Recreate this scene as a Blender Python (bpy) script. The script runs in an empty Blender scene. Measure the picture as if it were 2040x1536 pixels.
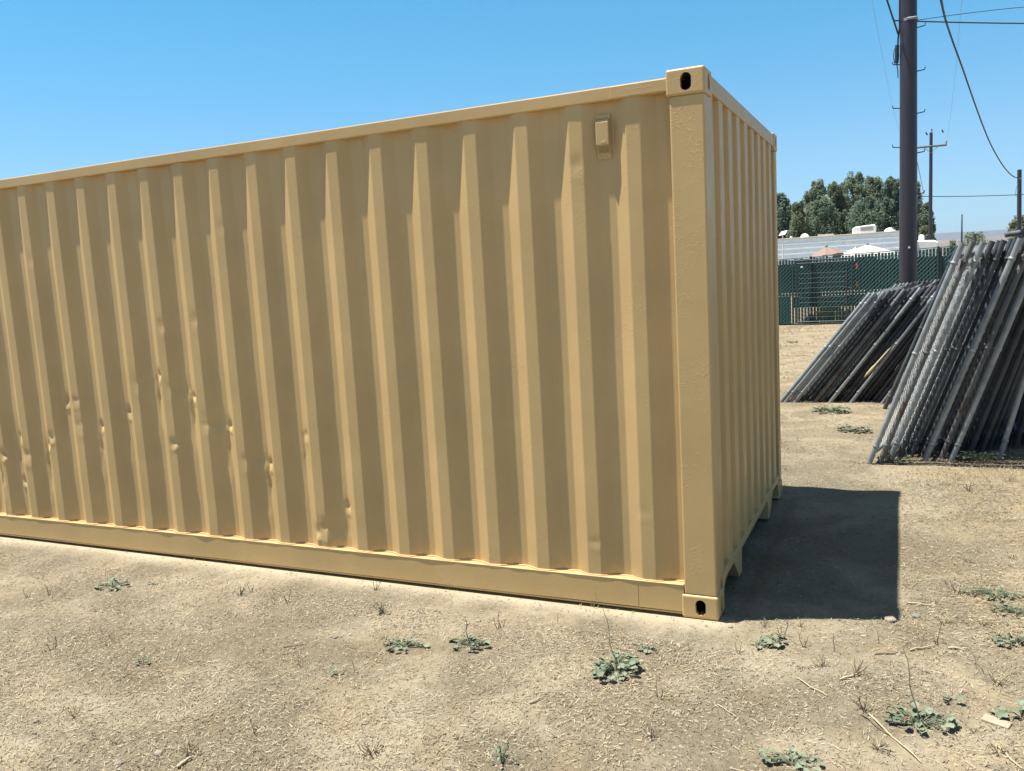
import bpy, bmesh, math, random
import numpy as np
from mathutils import Vector, Matrix, noise
C = bpy.context.scene.collection
R = math.radians

# ------------------------------------------------------------------ camera, sky, sun
cam = bpy.data.cameras.new('camera'); camo = bpy.data.objects.new('camera', cam); C.objects.link(camo)
camo.location = (0.7959, -3.9184, 1.6953)
camo.rotation_euler = (R(82.7725), R(3.1908), R(24.5645))
cam.sensor_width = 36; cam.lens = 29.6486; cam.clip_start = .05; cam.clip_end = 40000
bpy.context.scene.camera = camo
SUN = Vector((-.80, -.255, 2.59)).normalized()
EL = math.asin(SUN.z); AZ = math.atan2(SUN.x, SUN.y)
w = bpy.data.worlds.new('World'); bpy.context.scene.world = w; w.use_nodes = True
nt = w.node_tree; bg = nt.nodes['Background']
sky = nt.nodes.new('ShaderNodeTexSky'); sky.sky_type = 'NISHITA'; sky.sun_disc = False
sky.sun_elevation = EL; sky.sun_rotation = AZ % (2*math.pi)
sky.altitude = 300; sky.air_density = 1.0; sky.dust_density = .1; sky.ozone_density = 2.2
tint = nt.nodes.new('ShaderNodeMixRGB'); tint.blend_type = 'MULTIPLY'; tint.inputs[0].default_value = 1; tint.inputs[2].default_value = (1, 1, 1, 1)
tcw = nt.nodes.new('ShaderNodeTexCoord'); sepw = nt.nodes.new('ShaderNodeSeparateXYZ'); rw = nt.nodes.new('ShaderNodeValToRGB')   # deep clear blue by height above the horizon; unseen zenith warmed to neutralise fill
nt.links.new(tcw.outputs['Generated'], sepw.inputs[0]); nt.links.new(sepw.outputs[2], rw.inputs[0]); nt.links.new(rw.outputs[0], tint.inputs[2])
for i_, (p_, c_) in enumerate(((0, (.46, .68, .93)), (.12, (.57, .84, .98)), (.24, (.41, .96, 1.06)), (.36, (.32, 1.02, 1.1)), (.62, (.95, .86, .78)))):
    e_ = rw.color_ramp.elements[i_] if i_ < 2 else rw.color_ramp.elements.new(p_)
    e_.position = p_; e_.color = (*c_, 1)
nt.links.new(sky.outputs[0], tint.inputs[1]); nt.links.new(tint.outputs[0], bg.inputs[0]); bg.inputs[1].default_value = .076
sl = bpy.data.lights.new('sun', 'SUN'); sl.energy = 5; sl.angle = R(.5); sl.color = (1, .98, .91)
so = bpy.data.objects.new('sun', sl); C.objects.link(so); so.rotation_euler = SUN.to_track_quat('Z', 'Y').to_euler()
vs = bpy.context.scene.view_settings; vs.view_transform = 'Standard'; vs.look = 'None'; vs.gamma = 1; vs.exposure = 1.03
CR = camo.rotation_euler.to_matrix(); CL = Vector(camo.location)
HAZE = .00006
def at(x, y, Y):                                   # photo pixel (2040 wide) -> point on the plane at depth Y
    d = CR @ Vector(((x-1020)/1680.09, (768-y)/1680.09, -1)); return CL + d*((Y-CL.y)/d.y)
def gnd(x, y, z=0.):
    d = CR @ Vector(((x-1020)/1680.09, (768-y)/1680.09, -1)); return CL + d*((z-CL.z)/d.z)

# ------------------------------------------------------------------ helpers
class MB:
    def __init__(s): s.v = []; s.f = []; s.sm = []
    def add(s, vs, fs, smooth=False):
        n = len(s.v); s.v += [tuple(v) for v in vs]; s.f += [tuple(i+n for i in f) for f in fs]; s.sm += [smooth]*len(fs)
    def box(s, x0, x1, y0, y1, z0, z1):
        s.add([(x0,y0,z0),(x1,y0,z0),(x1,y1,z0),(x0,y1,z0),(x0,y0,z1),(x1,y0,z1),(x1,y1,z1),(x0,y1,z1)],
              [(0,3,2,1),(4,5,6,7),(0,1,5,4),(1,2,6,5),(2,3,7,6),(3,0,4,7)])
    def tube(s, pts, r, n=8, caps=True, smooth=True):
        pts = [Vector(p) for p in pts]; m = len(pts); rs = r if isinstance(r, (list, tuple)) else [r]*m
        vs = []; up = None
        for i, p in enumerate(pts):
            d = (pts[min(i+1, m-1)]-pts[max(i-1, 0)]).normalized()
            if up is None: up = Vector((0,0,1)) if abs(d.z) < .9 else Vector((1,0,0))
            a = d.cross(up)
            if a.length < 1e-4: a = d.orthogonal()
            a.normalize(); b = a.cross(d).normalized(); up = b
            for k in range(n):
                t = 2*math.pi*k/n; vs.append(p+a*math.cos(t)*rs[i]+b*math.sin(t)*rs[i])
        fs = [(i*n+k, i*n+(k+1) % n, (i+1)*n+(k+1) % n, (i+1)*n+k) for i in range(m-1) for k in range(n)]
        s.add(vs, fs, smooth)
        if caps:
            s.add([vs[k] for k in range(n)], [tuple(range(n))[::-1]]); s.add([vs[(m-1)*n+k] for k in range(n)], [tuple(range(n))])
    def prism(s, poly, ax, a, b):                   # poly in the two other axes, extruded a..b on axis ax
        def mk(u, v, t): return [(t,u,v),(u,t,v),(u,v,t)][ax]
        n = len(poly); s.add([mk(u,v,a) for u, v in poly]+[mk(u,v,b) for u, v in poly],
            [tuple(range(n))[::-1], tuple(range(n, 2*n))]+[(i, (i+1) % n, (i+1) % n+n, i+n) for i in range(n)])
    def build(s, name, mat, parent=None, bevel=0):
        me = bpy.data.meshes.new(name); me.from_pydata(s.v, [], s.f); me.polygons.foreach_set('use_smooth', s.sm)
        bm = bmesh.new(); bm.from_mesh(me); bmesh.ops.recalc_face_normals(bm, faces=bm.faces); bm.to_mesh(me); bm.free()
        return link(name, me, mat, parent, bevel)
def link(name, me, mat, parent=None, bevel=0):
    if mat: me.materials.append(mat)
    o = bpy.data.objects.new(name, me); C.objects.link(o)
    if parent: o.parent = parent
    if bevel:
        m = o.modifiers.new('b', 'BEVEL'); m.width = bevel; m.segments = 3; m.limit_method = 'ANGLE'; m.angle_limit = R(40); m.harden_normals = False
    return o
def tag(o, label, cat, group=None):
    o['label'] = label; o['category'] = cat
    if group: o['group'] = group
    return o
def thing(name, label, cat, loc=(0,0,0), group=None, rot=(0,0,0)):
    o = bpy.data.objects.new(name, None); C.objects.link(o); o.location = loc; o.rotation_euler = rot; o.empty_display_size = .1
    return tag(o, label, cat, group)
def copy_tree(o, parent=None):
    c = o.copy(); C.objects.link(c); c.parent = parent
    for ch in list(o.children): copy_tree(ch, c)
    return c
def quads_np(name, V, mat, parent=None, k=4, smooth=False):       # V: (n,k,3)
    n = V.shape[0]; me = bpy.data.meshes.new(name)
    me.vertices.add(n*k); me.vertices.foreach_set('co', V.reshape(-1).astype(np.float32))
    me.loops.add(n*k); me.loops.foreach_set('vertex_index', np.arange(n*k, dtype=np.int32))
    me.polygons.add(n); me.polygons.foreach_set('loop_start', np.arange(0, n*k, k, dtype=np.int32))
    me.update(calc_edges=True)
    if smooth: me.polygons.foreach_set('use_smooth', [True]*n)
    return link(name, me, mat, parent)

# ------------------------------------------------------------------ materials
def mat(name, col, rough=.7, metal=0, var=.0, vscale=5, bump=0, bscale=40, bdist=.01, spec=.5, col2=None, detail=4, stretch=None, thr=None):
    m = bpy.data.materials.new(name); m.use_nodes = True; n = m.node_tree.nodes; L = m.node_tree.links; b = n['Principled BSDF']
    b.inputs['Base Color'].default_value = (*col, 1); b.inputs['Roughness'].default_value = rough; b.inputs['Metallic'].default_value = metal
    b.inputs['Specular IOR Level'].default_value = spec
    tc = n.new('ShaderNodeTexCoord'); src = tc.outputs['Object']
    if stretch:
        mp = n.new('ShaderNodeMapping'); mp.inputs['Scale'].default_value = stretch; L.new(src, mp.inputs[0]); src = mp.outputs[0]
    if var or col2:
        t = n.new('ShaderNodeTexNoise'); t.inputs['Scale'].default_value = vscale; t.inputs['Detail'].default_value = detail; t.inputs['Roughness'].default_value = .65
        L.new(src, t.inputs[0]); r = n.new('ShaderNodeValToRGB'); L.new(t.outputs[0], r.inputs[0]); L.new(r.outputs[0], b.inputs['Base Color'])
        lo, hi = thr or (.35, .65)
        c2 = col2 or tuple(min(1, c*(1+var)) for c in col); c1 = col if col2 else tuple(c*(1-var) for c in col)
        r.color_ramp.elements[0].position = lo; r.color_ramp.elements[1].position = hi
        r.color_ramp.elements[0].color = (*c1, 1); r.color_ramp.elements[1].color = (*c2, 1)
    if bump:
        t = n.new('ShaderNodeTexNoise'); t.inputs['Scale'].default_value = bscale; t.inputs['Detail'].default_value = 5; L.new(src, t.inputs[0])
        bp = n.new('ShaderNodeBump'); bp.inputs['Strength'].default_value = bump; bp.inputs['Distance'].default_value = bdist
        L.new(t.outputs[0], bp.inputs['Height']); L.new(bp.outputs[0], b.inputs['Normal'])
    return m
def paint_mat(name, col, peel, dust=.0):
    m = mat(name, col, .42); n = m.node_tree.nodes; L = m.node_tree.links; b = n['Principled BSDF']; b.inputs['Specular IOR Level'].default_value = .35
    tc = n.new('ShaderNodeTexCoord'); g = n.new('ShaderNodeNewGeometry')
    def nz(sc, det=4, rough=.6, dist=0):
        t = n.new('ShaderNodeTexNoise'); t.inputs['Scale'].default_value = sc; t.inputs['Detail'].default_value = det; t.inputs['Roughness'].default_value = rough; t.inputs['Distortion'].default_value = dist
        L.new(g.outputs['Position'], t.inputs[0]); return t.outputs[0]
    def ramp(x, a, c, ca=0, cb=1):
        r = n.new('ShaderNodeMapRange'); r.inputs[1].default_value = a; r.inputs[2].default_value = c; r.inputs[3].default_value = ca; r.inputs[4].default_value = cb; L.new(x, r.inputs[0]); return r.outputs[0]
    def mul(x, y, op='MULTIPLY'):
        k = n.new('ShaderNodeMath'); k.operation = op
        for i, q in enumerate((x, y)):
            if isinstance(q, float): k.inputs[i].default_value = q
            else: L.new(q, k.inputs[i])
        return k.outputs[0]
    mx = n.new('ShaderNodeMixRGB'); mx.inputs[1].default_value = (*[c*.93 for c in col], 1); mx.inputs[2].default_value = (*[min(1, c*1.05) for c in col], 1)
    L.new(ramp(nz(1.7, 5), .35, .65), mx.inputs[0])
    # faint rusty weeps and scuffs showing through the coat
    mx2 = n.new('ShaderNodeMixRGB'); mx2.inputs[2].default_value = (.22, .14, .07, 1); L.new(mx.outputs[0], mx2.inputs[1])
    L.new(ramp(nz(26, 6, .7), .70, .78, 0, .55), mx2.inputs[0]); L.new(mx2.outputs[0], b.inputs['Base Color'])
    # blisters: old chipped coats under the new paint, in patches
    patch = ramp(nz(3.1, 3), .46, .60)
    chips = mul(ramp(nz(70, 3, .6, .6), .56, .62), patch)
    fine = mul(nz(260, 2), .10); soft = mul(nz(2.2, 2), .8)
    h = mul(mul(mul(chips, float(peel)), fine, 'ADD'), soft, 'ADD')
    bp = n.new('ShaderNodeBump'); bp.inputs['Strength'].default_value = .55; bp.inputs['Distance'].default_value = .0035
    L.new(h, bp.inputs['Height']); L.new(bp.outputs[0], b.inputs['Normal'])
    L.new(ramp(nz(9, 4), .3, .7, .36, .52), b.inputs['Roughness'])
    return m
TAN = (.525, .350, .155)
M_PAINT = paint_mat('tan_paint', TAN, .25)
M_POST = paint_mat('tan_paint_chipped', TAN, .45)
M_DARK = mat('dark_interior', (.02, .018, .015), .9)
M_GALV = mat('galvanised_pipe', (.26, .275, .285), .5, .3, var=.25, vscale=9, bump=.2, bscale=60, bdist=.002)
M_WIRED = mat('shade_toned_wire', (.030, .032, .034), .7, .2, var=.3, vscale=15)  # dark copy of the wire: shade deep in the stacks put into the colour
M_GALV2 = mat('shade_toned_pipe', (.034, .038, .043), .6, .1, col2=(.085, .090, .097), vscale=6)  # dark copy of the pipe, the inner posts' shade put into its colour
M_RUST = mat('rusty_pipe', (.095, .062, .052), .85, .1, col2=(.150, .152, .152), vscale=3, thr=(.38, .52))
M_WIRE = mat('galvanised_wire', (.32, .33, .33), .5, .3, var=.2, vscale=20)
M_BLACKP = mat('dark_steel', (.035, .04, .045), .55, .3)
M_SLAT = mat('green_slats', (.012, .060, .052), .5, var=.35, vscale=1.2)
M_SCREEN = mat('dark_windscreen', (.008, .030, .030), .8, var=.3, vscale=2)
M_WOODP = mat('creosote_pole', (.046, .030, .034), .4, col2=(.022, .022, .032), vscale=7, stretch=(6, 6, .35), bump=.3, bscale=30, bdist=.01)
M_STRAW = mat('straw', (.36, .29, .17), .8, col2=(.47, .39, .26), vscale=9)
M_GOLD = mat('golden_dead_grass', (.20, .145, .075), .85, col2=(.40, .32, .19), vscale=6)
M_STRAWD = mat('dead_stems', (.12, .09, .058), .9, col2=(.25, .195, .125), vscale=6)
M_WEED = mat('dusty_weed_leaf', (.115, .14, .085), .8, col2=(.20, .22, .145), vscale=14, bump=.3, bscale=90, bdist=.003)
M_WEEDS = mat('weed_stem', (.11, .13, .07), .7)
M_ORANGE = mat('orange_strap', (.45, .12, .06), .6)
M_CABLE = mat('cable_black', (.02, .022, .025), .7)
M_WHITE = mat('white_enamel', (.72, .72, .70), .5, var=.06, vscale=3)
M_ALU = mat('trailer_siding', (.80, .86, .93), .35, .0, var=.08, vscale=2)

# ------------------------------------------------------------------ ground
def gh(x, y):                                       # ground relief
    n = noise.noise
    h = .010*n((x*1.1, y*1.1, 3))+.008*n((x*3.3, y*3.3, 7))+.004*n((x*9, y*9, 1))
    d = abs(y) if x < 0 else math.hypot(x, y)
    if -12.3 < x < .1 and -.02 < y < 2.5: return -.012
    k = min(1, max(0, (min(abs(y), abs(y-2.44)) if x < .0 else math.hypot(max(0, x), max(0, -y, y-2.44)))/.35))
    return h*k + (.010 if y < .01 else -.004)*max(0, 1-k*2.2)**2 - (.0 if y < .01 else .0)
def ground_h(x, y):
    return gh(x, y) if (-9 < x < 6 and -5 < y < 9) else 0
def ground():
    xs = np.concatenate([[-14000,-3000,-600,-120,-40,-20], np.arange(-12, -7, .25), np.arange(-7, 5, .03), np.arange(5, 9, .25), [12,20,40,120,600,3000,14000]])
    ys = np.concatenate([[-3000,-300,-40,-12,-6], np.arange(-3.5, 4.3, .03), np.arange(4.3, 10, .12), np.arange(10, 26, .5), [30,40,60,100,200,600,2000,6000,14000]])
    V = []; F = []
    for y in ys:
        for x in xs: V.append((x, y, ground_h(x, y)))
    nx = len(xs)
    F = [(j*nx+i, j*nx+i+1, (j+1)*nx+i+1, (j+1)*nx+i) for j in range(len(ys)-1) for i in range(nx-1)]
    me = bpy.data.meshes.new('ground'); me.from_pydata(V, [], F); me.polygons.foreach_set('use_smooth', [True]*len(F))
    m = bpy.data.materials.new('dry_dirt'); m.use_nodes = True; n = m.node_tree.nodes; L = m.node_tree.links; b = n['Principled BSDF']
    b.inputs['Roughness'].default_value = .95; b.inputs['Specular IOR Level'].default_value = .1
    g = n.new('ShaderNodeNewGeometry')
    def nz(sc, det=4, rough=.6, dist=0, off=0):
        t = n.new('ShaderNodeTexNoise'); t.noise_dimensions = '3D'; t.inputs['Scale'].default_value = sc; t.inputs['Detail'].default_value = det; t.inputs['Roughness'].default_value = rough; t.inputs['Distortion'].default_value = dist
        v = n.new('ShaderNodeVectorMath'); v.inputs[1].default_value = (off, off*1.7, 0); L.new(g.outputs['Position'], v.inputs[0]); L.new(v.outputs[0], t.inputs[0]); return t.outputs[0]
    def ramp(x, a, c, ca=0, cb=1):
        r = n.new('ShaderNodeMapRange'); r.inputs[1].default_value = a; r.inputs[2].default_value = c; r.inputs[3].default_value = ca; r.inputs[4].default_value = cb; L.new(x, r.inputs[0]); return r.outputs[0]
    def mix(f, a, c):
        k = n.new('ShaderNodeMixRGB')
        if isinstance(f, float): k.inputs[0].default_value = f
        else: L.new(f, k.inputs[0])
        for i, q in ((1, a), (2, c)):
            if isinstance(q, tuple): k.inputs[i].default_value = (*q, 1)
            else: L.new(q, k.inputs[i])
        return k.outputs[0]
    def mth(op, x, y):
        k = n.new('ShaderNodeMath'); k.operation = op
        for i, q in enumerate((x, y)):
            if isinstance(q, (int, float)): k.inputs[i].default_value = q
            else: L.new(q, k.inputs[i])
        return k.outputs[0]
    c = mix(ramp(nz(1.3, 5), .38, .62), (0.253, 0.208, 0.139), (0.302, 0.258, 0.180))
    c = mix(ramp(nz(2.7, 6, .7, .3, 5), .50, .68, 0, .75), c, (0.226, 0.174, 0.100))     # straw-stained patches
    c = mix(ramp(nz(26, 5, .75, .4, 9), .53, .66, 0, .6), c, (0.162, 0.123, 0.078))     # crumbs
    c = mix(ramp(nz(110, 3, .6, 0, 3), .62, .70, 0, .5), c, (0.407, 0.355, 0.233))          # pale chaff
    c = mix(ramp(nz(62, 4, .7, .5, 41), .56, .66, 0, .6), c, (0.198, 0.150, 0.099))
    sp = n.new('ShaderNodeSeparateXYZ'); L.new(g.outputs['Position'], sp.inputs[0])
    X, Y = sp.outputs[0], sp.outputs[1]
    far = ramp(Y, 3, 9)
    c = mix(mth('MULTIPLY', far, .5), c, (.345, .270, .170))
    c = mix(mth('MULTIPLY', far, ramp(nz(5, 6, .75, .5, 13), .5, .7, 0, .5)), c, (.20, .15, .095))
    c = mix(mth('MULTIPLY', ramp(mth('ADD', X, mth('MULTIPLY', nz(1.8, 4, .6, .3, 51), 1.2)), 1.2, 2.0), ramp(nz(3.3, 6, .75, .5, 57), .42, .62, 0, .7)), c, (.335, .250, .140))
    # overspray: cream paint dust in a ragged strip along the long side and round the near corner
    dx = mth('MAXIMUM', mth('SUBTRACT', X, -.02), 0); dy = mth('MAXIMUM', mth('MULTIPLY', Y, -1), 0)
    d = mth('SQRT', mth('ADD', mth('MULTIPLY', dx, dx), mth('MULTIPLY', dy, dy)), 0)
    d2 = mth('ADD', d, mth('MULTIPLY', mth('SUBTRACT', nz(4, 5, .6, .2, 2), .5), .22))
    s1 = ramp(d2, .05, .19, 1, 0)
    front = ramp(Y, .03, .10, 1, 0)
    c = mix(mth('MULTIPLY', mth('MULTIPLY', s1, front), .7), c, (.335, .285, .205))
    c = mix(mth('MULTIPLY', mth('MULTIPLY', ramp(mth('ADD', d, mth('MULTIPLY', mth('SUBTRACT', nz(9, 4, .6, .2, 8), .5), .12)), .02, .09, 1, 0), front), ramp(nz(2.3, 4, .6, .2, 31), .35, .6, .35, .95)), c, (.40, .34, .225))
    L.new(c, b.inputs['Base Color'])
    smooth_ = mth('MULTIPLY', s1, front)
    h = mth('ADD', mth('MULTIPLY', nz(30, 5, .7, .3, 9), 1.), mth('MULTIPLY', nz(95, 4, .7), .45))
    h = mth('MULTIPLY', mth('MULTIPLY', h, ramp(smooth_, 0, 1, 1, .25)), ramp(nz(1.6, 4, .6, .4, 17), .40, .56, .40, 1.25))
    bp = n.new('ShaderNodeBump'); bp.inputs['Strength'].default_value = 1; bp.inputs['Distance'].default_value = .030
    L.new(h, bp.inputs['Height']); L.new(bp.outputs[0], b.inputs['Normal'])
    o = link('ground', me, m); o['kind'] = 'structure'; return o
ground()

# ------------------------------------------------------------------ shipping container
P0, PITCH = -.307, .2853
LEN = 12.192
DENTS = []                                           # (X, Z, rx, rz, depth)
def dimg(x, y, rx, rz, dep, Y=.02): q = at(x, y, Y); DENTS.append((q.x, q.z, rx, rz, dep))
for x, y, dep in ((126,800,.034),(200,848,.028),(252,822,.026),(316,748,.030),(384,790,.032),(455,848,.034),(536,925,.030),(96,886,.034),(38,872,.03),(10,905,.034),(608,868,.014),(634,1062,.02),(690,1010,.016),(44,960,.024)):
    dimg(x-2, y, .021, .030, dep*.60)
    dimg(x-5, y+44, .014, .12, dep*.30)
for x, y, dep in ((60,905,.012),(291,762,.010),(360,772,.012),(430,840,.013),(512,915,.014),(170,845,.008),(660,1050,.014)): dimg(x, y, .07, .05, dep*.55, .05)
for x, y, dep in ((348,884,.022),(322,650,.014),(388,640,.010),(1148,330,.010),(1186,1080,.005),(150,800,.010),(60,520,.006),(442,455,.006),(100,870,.018),(1278,1020,.003)): dimg(x, y, .034, .028, dep*.5, .016)
def dent(x, z):
    s = 0
    if x < -6.6: return 0
    x0_, z0_ = x, z
    x += .010*noise.noise((x0_*17, z0_*17, 2)); z += .016*noise.noise((x0_*15, z0_*15, 6))
    for (a, c, ra, rc, d) in DENTS:
        u = (x-a)/ra; v = (z-c)/rc
        if abs(u) < 3 and abs(v) < 3.:
            v = v if v > 0 else v*1.7; s += d*math.exp(-abs(u)**2.2-abs(v)**1.6)*(1+.35*noise.noise((x*30, z*30, 0)))
            v2 = (z-c+rc*1.6)/(rc*.5); s -= .28*d*math.exp(-u*u-v2*v2)
    s += .0010*noise.noise((x*2.1, z*1.3, 4)) + .0022*noise.noise((x*5, z*3.5, 9))*max(0, min(1, (1.45-z)/.5))*max(0, min(1, (-1.5-x)/.8))
    return s
def corr_profile(x_end, x_start, first, pitch, outer, slope, inner, d, fine=-99):
    """(x, depth) polyline from x_start (near post) going to x_end; depth 0 = outer face"""
    P = [(x_start, d)]
    x = first
    while x-outer-slope > x_end:
        for (a, b_) in (((x+slope), d), (x, 0), (x-outer, 0), (x-outer-slope, d)): P.append((a, b_))
        x -= pitch
    P.append((x_end, d))
    out = [P[0]]
    for i in range(1, len(P)-1):                     # round each bend, one midpoint between bends
        p, q, s_ = Vector((*P[i-1], 0)), Vector((*P[i], 0)), Vector((*P[i+1], 0)); rr = min(.0045, (p-q).length*.4, (s_-q).length*.4)
        a = q+(p-q).normalized()*rr; c = q+(s_-q).normalized()*rr; m = (a+c)*.25+q*.5
        o0 = Vector((*out[-1], 0)); m0 = (o0+a)*.5; dd_ = (a-o0).normalized()*.0012
        if i > 1: q0 = o0+dd_; out.append((q0.x, q0.y))
        q1 = a-dd_; out += [(m0.x, m0.y), (q1.x, q1.y), (a.x, a.y), (m.x, m.y), (c.x, c.y)]
    m0 = (Vector((*out[-1], 0))+Vector((*P[-1], 0)))*.5; out += [(m0.x, m0.y), P[-1]]
    o2 = [out[0]]
    for q in out[1:]:
        if q[0] > fine and abs(q[0]-o2[-1][0]) > .018:
            a_ = o2[-1]; o2 += [(a_[0]+(q[0]-a_[0])*t, a_[1]+(q[1]-a_[1])*t) for t in (.33, .67)]
        o2.append(q)
    return o2
def sheet(name, prof, z0, z1, dz, fn, mt, parent):
    zs = np.linspace(z0, z1, int((z1-z0)/dz)+1) if dz > 0 else np.concatenate([np.arange(z0, 1.35, -dz), np.linspace(1.35, z1, 40)]); V = []; n = len(prof)
    for z in zs:
        for (x, d) in prof: V.append(fn(x, d, z))
    F = [(j*n+i, j*n+i+1, (j+1)*n+i+1, (j+1)*n+i) for j in range(len(zs)-1) for i in range(n-1)]
    me = bpy.data.meshes.new(name); me.from_pydata(V, [], F); me.polygons.foreach_set('use_smooth', [True]*len(F))
    return link(name, me, mt, parent)
def apply_bool(base, cutters):
    for c in cutters:
        m = base.modifiers.new('x', 'BOOLEAN'); m.operation = 'DIFFERENCE'; m.object = c; m.solver = 'EXACT'
    dg = bpy.context.evaluated_depsgraph_get(); me = bpy.data.meshes.new_from_object(base.evaluated_get(dg))
    base.modifiers.clear(); old = base.data; base.data = me
    for c in cutters: bpy.data.objects.remove(c)
def oval(hw, hh, n=24):
    r = min(hw, hh); pts = []
    for k in range(n):
        t = 2*math.pi*k/n; x, y = math.cos(t)*r, math.sin(t)*r
        pts.append((x+(math.copysign(hw-r, x) if hw > r else 0), y+(math.copysign(hh-r, y) if hh > r else 0)))
    return pts
cont = thing('shipping_container', 'long tan painted corrugated steel shipping container with a dented side, standing on bare dirt', 'shipping container', (0, 0, 0))
def casting(cx, cy, cz, sx, sy):                    # cx,cy outer corner; sx,sy = direction inwards
    x0, x1 = sorted((cx, cx+sx*.178)); y0, y1 = sorted((cy, cy+sy*.162))
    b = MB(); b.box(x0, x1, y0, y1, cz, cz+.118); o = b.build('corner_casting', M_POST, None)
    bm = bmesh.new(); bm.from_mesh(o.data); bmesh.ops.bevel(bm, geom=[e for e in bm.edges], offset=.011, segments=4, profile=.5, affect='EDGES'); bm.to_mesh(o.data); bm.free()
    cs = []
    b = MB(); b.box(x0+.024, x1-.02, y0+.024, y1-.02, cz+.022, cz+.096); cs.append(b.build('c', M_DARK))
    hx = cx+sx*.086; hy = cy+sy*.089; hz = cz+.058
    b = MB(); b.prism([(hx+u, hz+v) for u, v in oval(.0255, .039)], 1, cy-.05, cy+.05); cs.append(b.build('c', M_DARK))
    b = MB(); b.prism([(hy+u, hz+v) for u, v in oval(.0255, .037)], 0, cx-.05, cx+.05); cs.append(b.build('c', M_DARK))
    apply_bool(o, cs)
    for p in o.data.polygons: p.use_smooth = False
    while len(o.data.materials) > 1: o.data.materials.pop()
    o.data.materials.append(M_DARK)  # cavity faces near-black: the hole's shade put into the bare steel colour
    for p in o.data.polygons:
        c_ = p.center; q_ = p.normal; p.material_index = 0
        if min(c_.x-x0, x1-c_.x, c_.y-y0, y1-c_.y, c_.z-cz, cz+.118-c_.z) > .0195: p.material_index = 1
    o.parent = cont; return o
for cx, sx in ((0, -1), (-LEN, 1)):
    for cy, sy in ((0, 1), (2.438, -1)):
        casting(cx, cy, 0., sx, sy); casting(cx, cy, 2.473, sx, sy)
        x0, x1 = sorted((cx+sx*.006, cx+sx*.165)); y0, y1 = sorted((cy+sy*.006, cy+sy*.105))
        b = MB()
        nz_ = 60
        b2 = MB(); b2.box(x0, x1, y0, y1, .1175, 2.4735); b2.build('corner_post', M_POST, cont, bevel=.009)
# long side facing us
YO, YV = .019, .055
prof = corr_profile(-LEN+.16, -.160, P0, PITCH, .070, .068, .0793, .036, -6.6)
prof_c = corr_profile(-LEN+.16, -.160, P0, PITCH, .070, .068, .0793, .036)
sheet('side_panel', prof, .160, 2.500, -.011, lambda x, d, z: (x, YO+d+dent(x, z)*(1 if .2 < z < 2.4 else max(0, min(1, (z-.16)/.04 if z < .3 else (2.5-z)/.1))), z), M_PAINT, cont)
sheet('side_panel', prof_c, .160, 2.500, .8, lambda x, d, z: (x, 2.438-YO-d, z), M_PAINT, cont)
# top rail, slightly wavy lip
def rail(name, y0, y1, z0, z1, seam=None):
    n = 160; xs = [-.168-(LEN-.336)*i/n for i in range(n+1)]
    V = []; 
    r = .006 if z0 > 1 else .004
    sec = [(y0, z0+r), (y0, z1-r), (y0+r*.3*np.sign(y1-y0), z1-r*.3), (y0+r*np.sign(y1-y0), z1), (y1, z1), (y1, z0), (y0+r*np.sign(y1-y0), z0), (y0+r*.3*np.sign(y1-y0), z0+r*.3)]
    for x in xs:
        w1 = .0022*noise.noise((x*1.4, 1, z0))+.0016*noise.noise((x*6, 5, z0)); w2 = .003*noise.noise((x*.9, 8, z0))
        for (y, z) in sec: V.append((x, y+w1, z+w2))
    m = len(sec); F = [(i*m+k, i*m+(k+1) % m, (i+1)*m+(k+1) % m, (i+1)*m+k) for i in range(n) for k in range(m)]
    me = bpy.data.meshes.new(name); me.from_pydata(V, [], F+[tuple(range(m)), tuple(range(n*m, n*m+m))]); me.polygons.foreach_set('use_smooth', [False]*len(me.polygons))
    bm = bmesh.new(); bm.from_mesh(me); bmesh.ops.recalc_face_normals(bm, faces=bm.faces); bm.to_mesh(me); bm.free()
    return link(name, me, M_PAINT, cont)
rail('top_rail', .0115, .075, 2.500, 2.563); rail('top_rail', 2.4265, 2.363, 2.500, 2.563)
rail('bottom_rail', .008, .075, .022, .163); rail('bottom_rail', 2.43, 2.363, .022, .163)
b = MB(); b.box(-LEN+.168, -.168, .012, .10, .012, .020); b.build('rail_flange', M_PAINT, cont)
# weld bead where the panel meets the bottom rail
b = MB(); pts = []; rs = []
for (x, d) in prof[1:]:
    if x < -8: break
    pts.append((x, YO+d-.003, .166)); rs.append(.0045+.002*noise.noise((x*30, 0, 0)))
b.tube(pts, rs, 6); b.build('weld_bead', M_PAINT, cont)
b = MB(); pts = []; rs = []; x = -.17
while x > -7: pts.append((x, .0095, .1615)); rs.append(.0035+.0018*noise.noise((x*9, 3, 0))); x -= .02
b.tube(pts, rs, 6); b.build('weld_bead', M_PAINT, cont)
# patch plates on the top rail
b = MB(); b.box(-.44, -.165, .0065, .0125, 2.503, 2.556); b.build('patch_plate', M_POST, cont, bevel=.002)
b = MB(); b.box(-.4015, -.4, .0062, .009, .03, .158); b.build('rail_seam', M_PAINT, cont)
# roof
b = MB(); x = -.1
V = []; n = 84
for i in range(n+1):
    x = -.12-(LEN-.24)*i/n; V += [(x, .06, 2.556+(.0 if i % 2 else .012)), (x, 2.378, 2.556+(.0 if i % 2 else .012))]
b.add(V, [(2*i, 2*i+1, 2*i+3, 2*i+2) for i in range(n)]); b.build('roof', M_PAINT, cont)
b = MB(); b.box(-LEN+.1, -.1, .08, 2.35, .14, .155); b.build('floor', M_DARK, cont)
b = MB()
for i in range(38): b.box(-.55-i*.3, -.5-i*.3, .076, 2.362, .025, .139)
b.build('cross_members', M_PAINT, cont)
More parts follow.
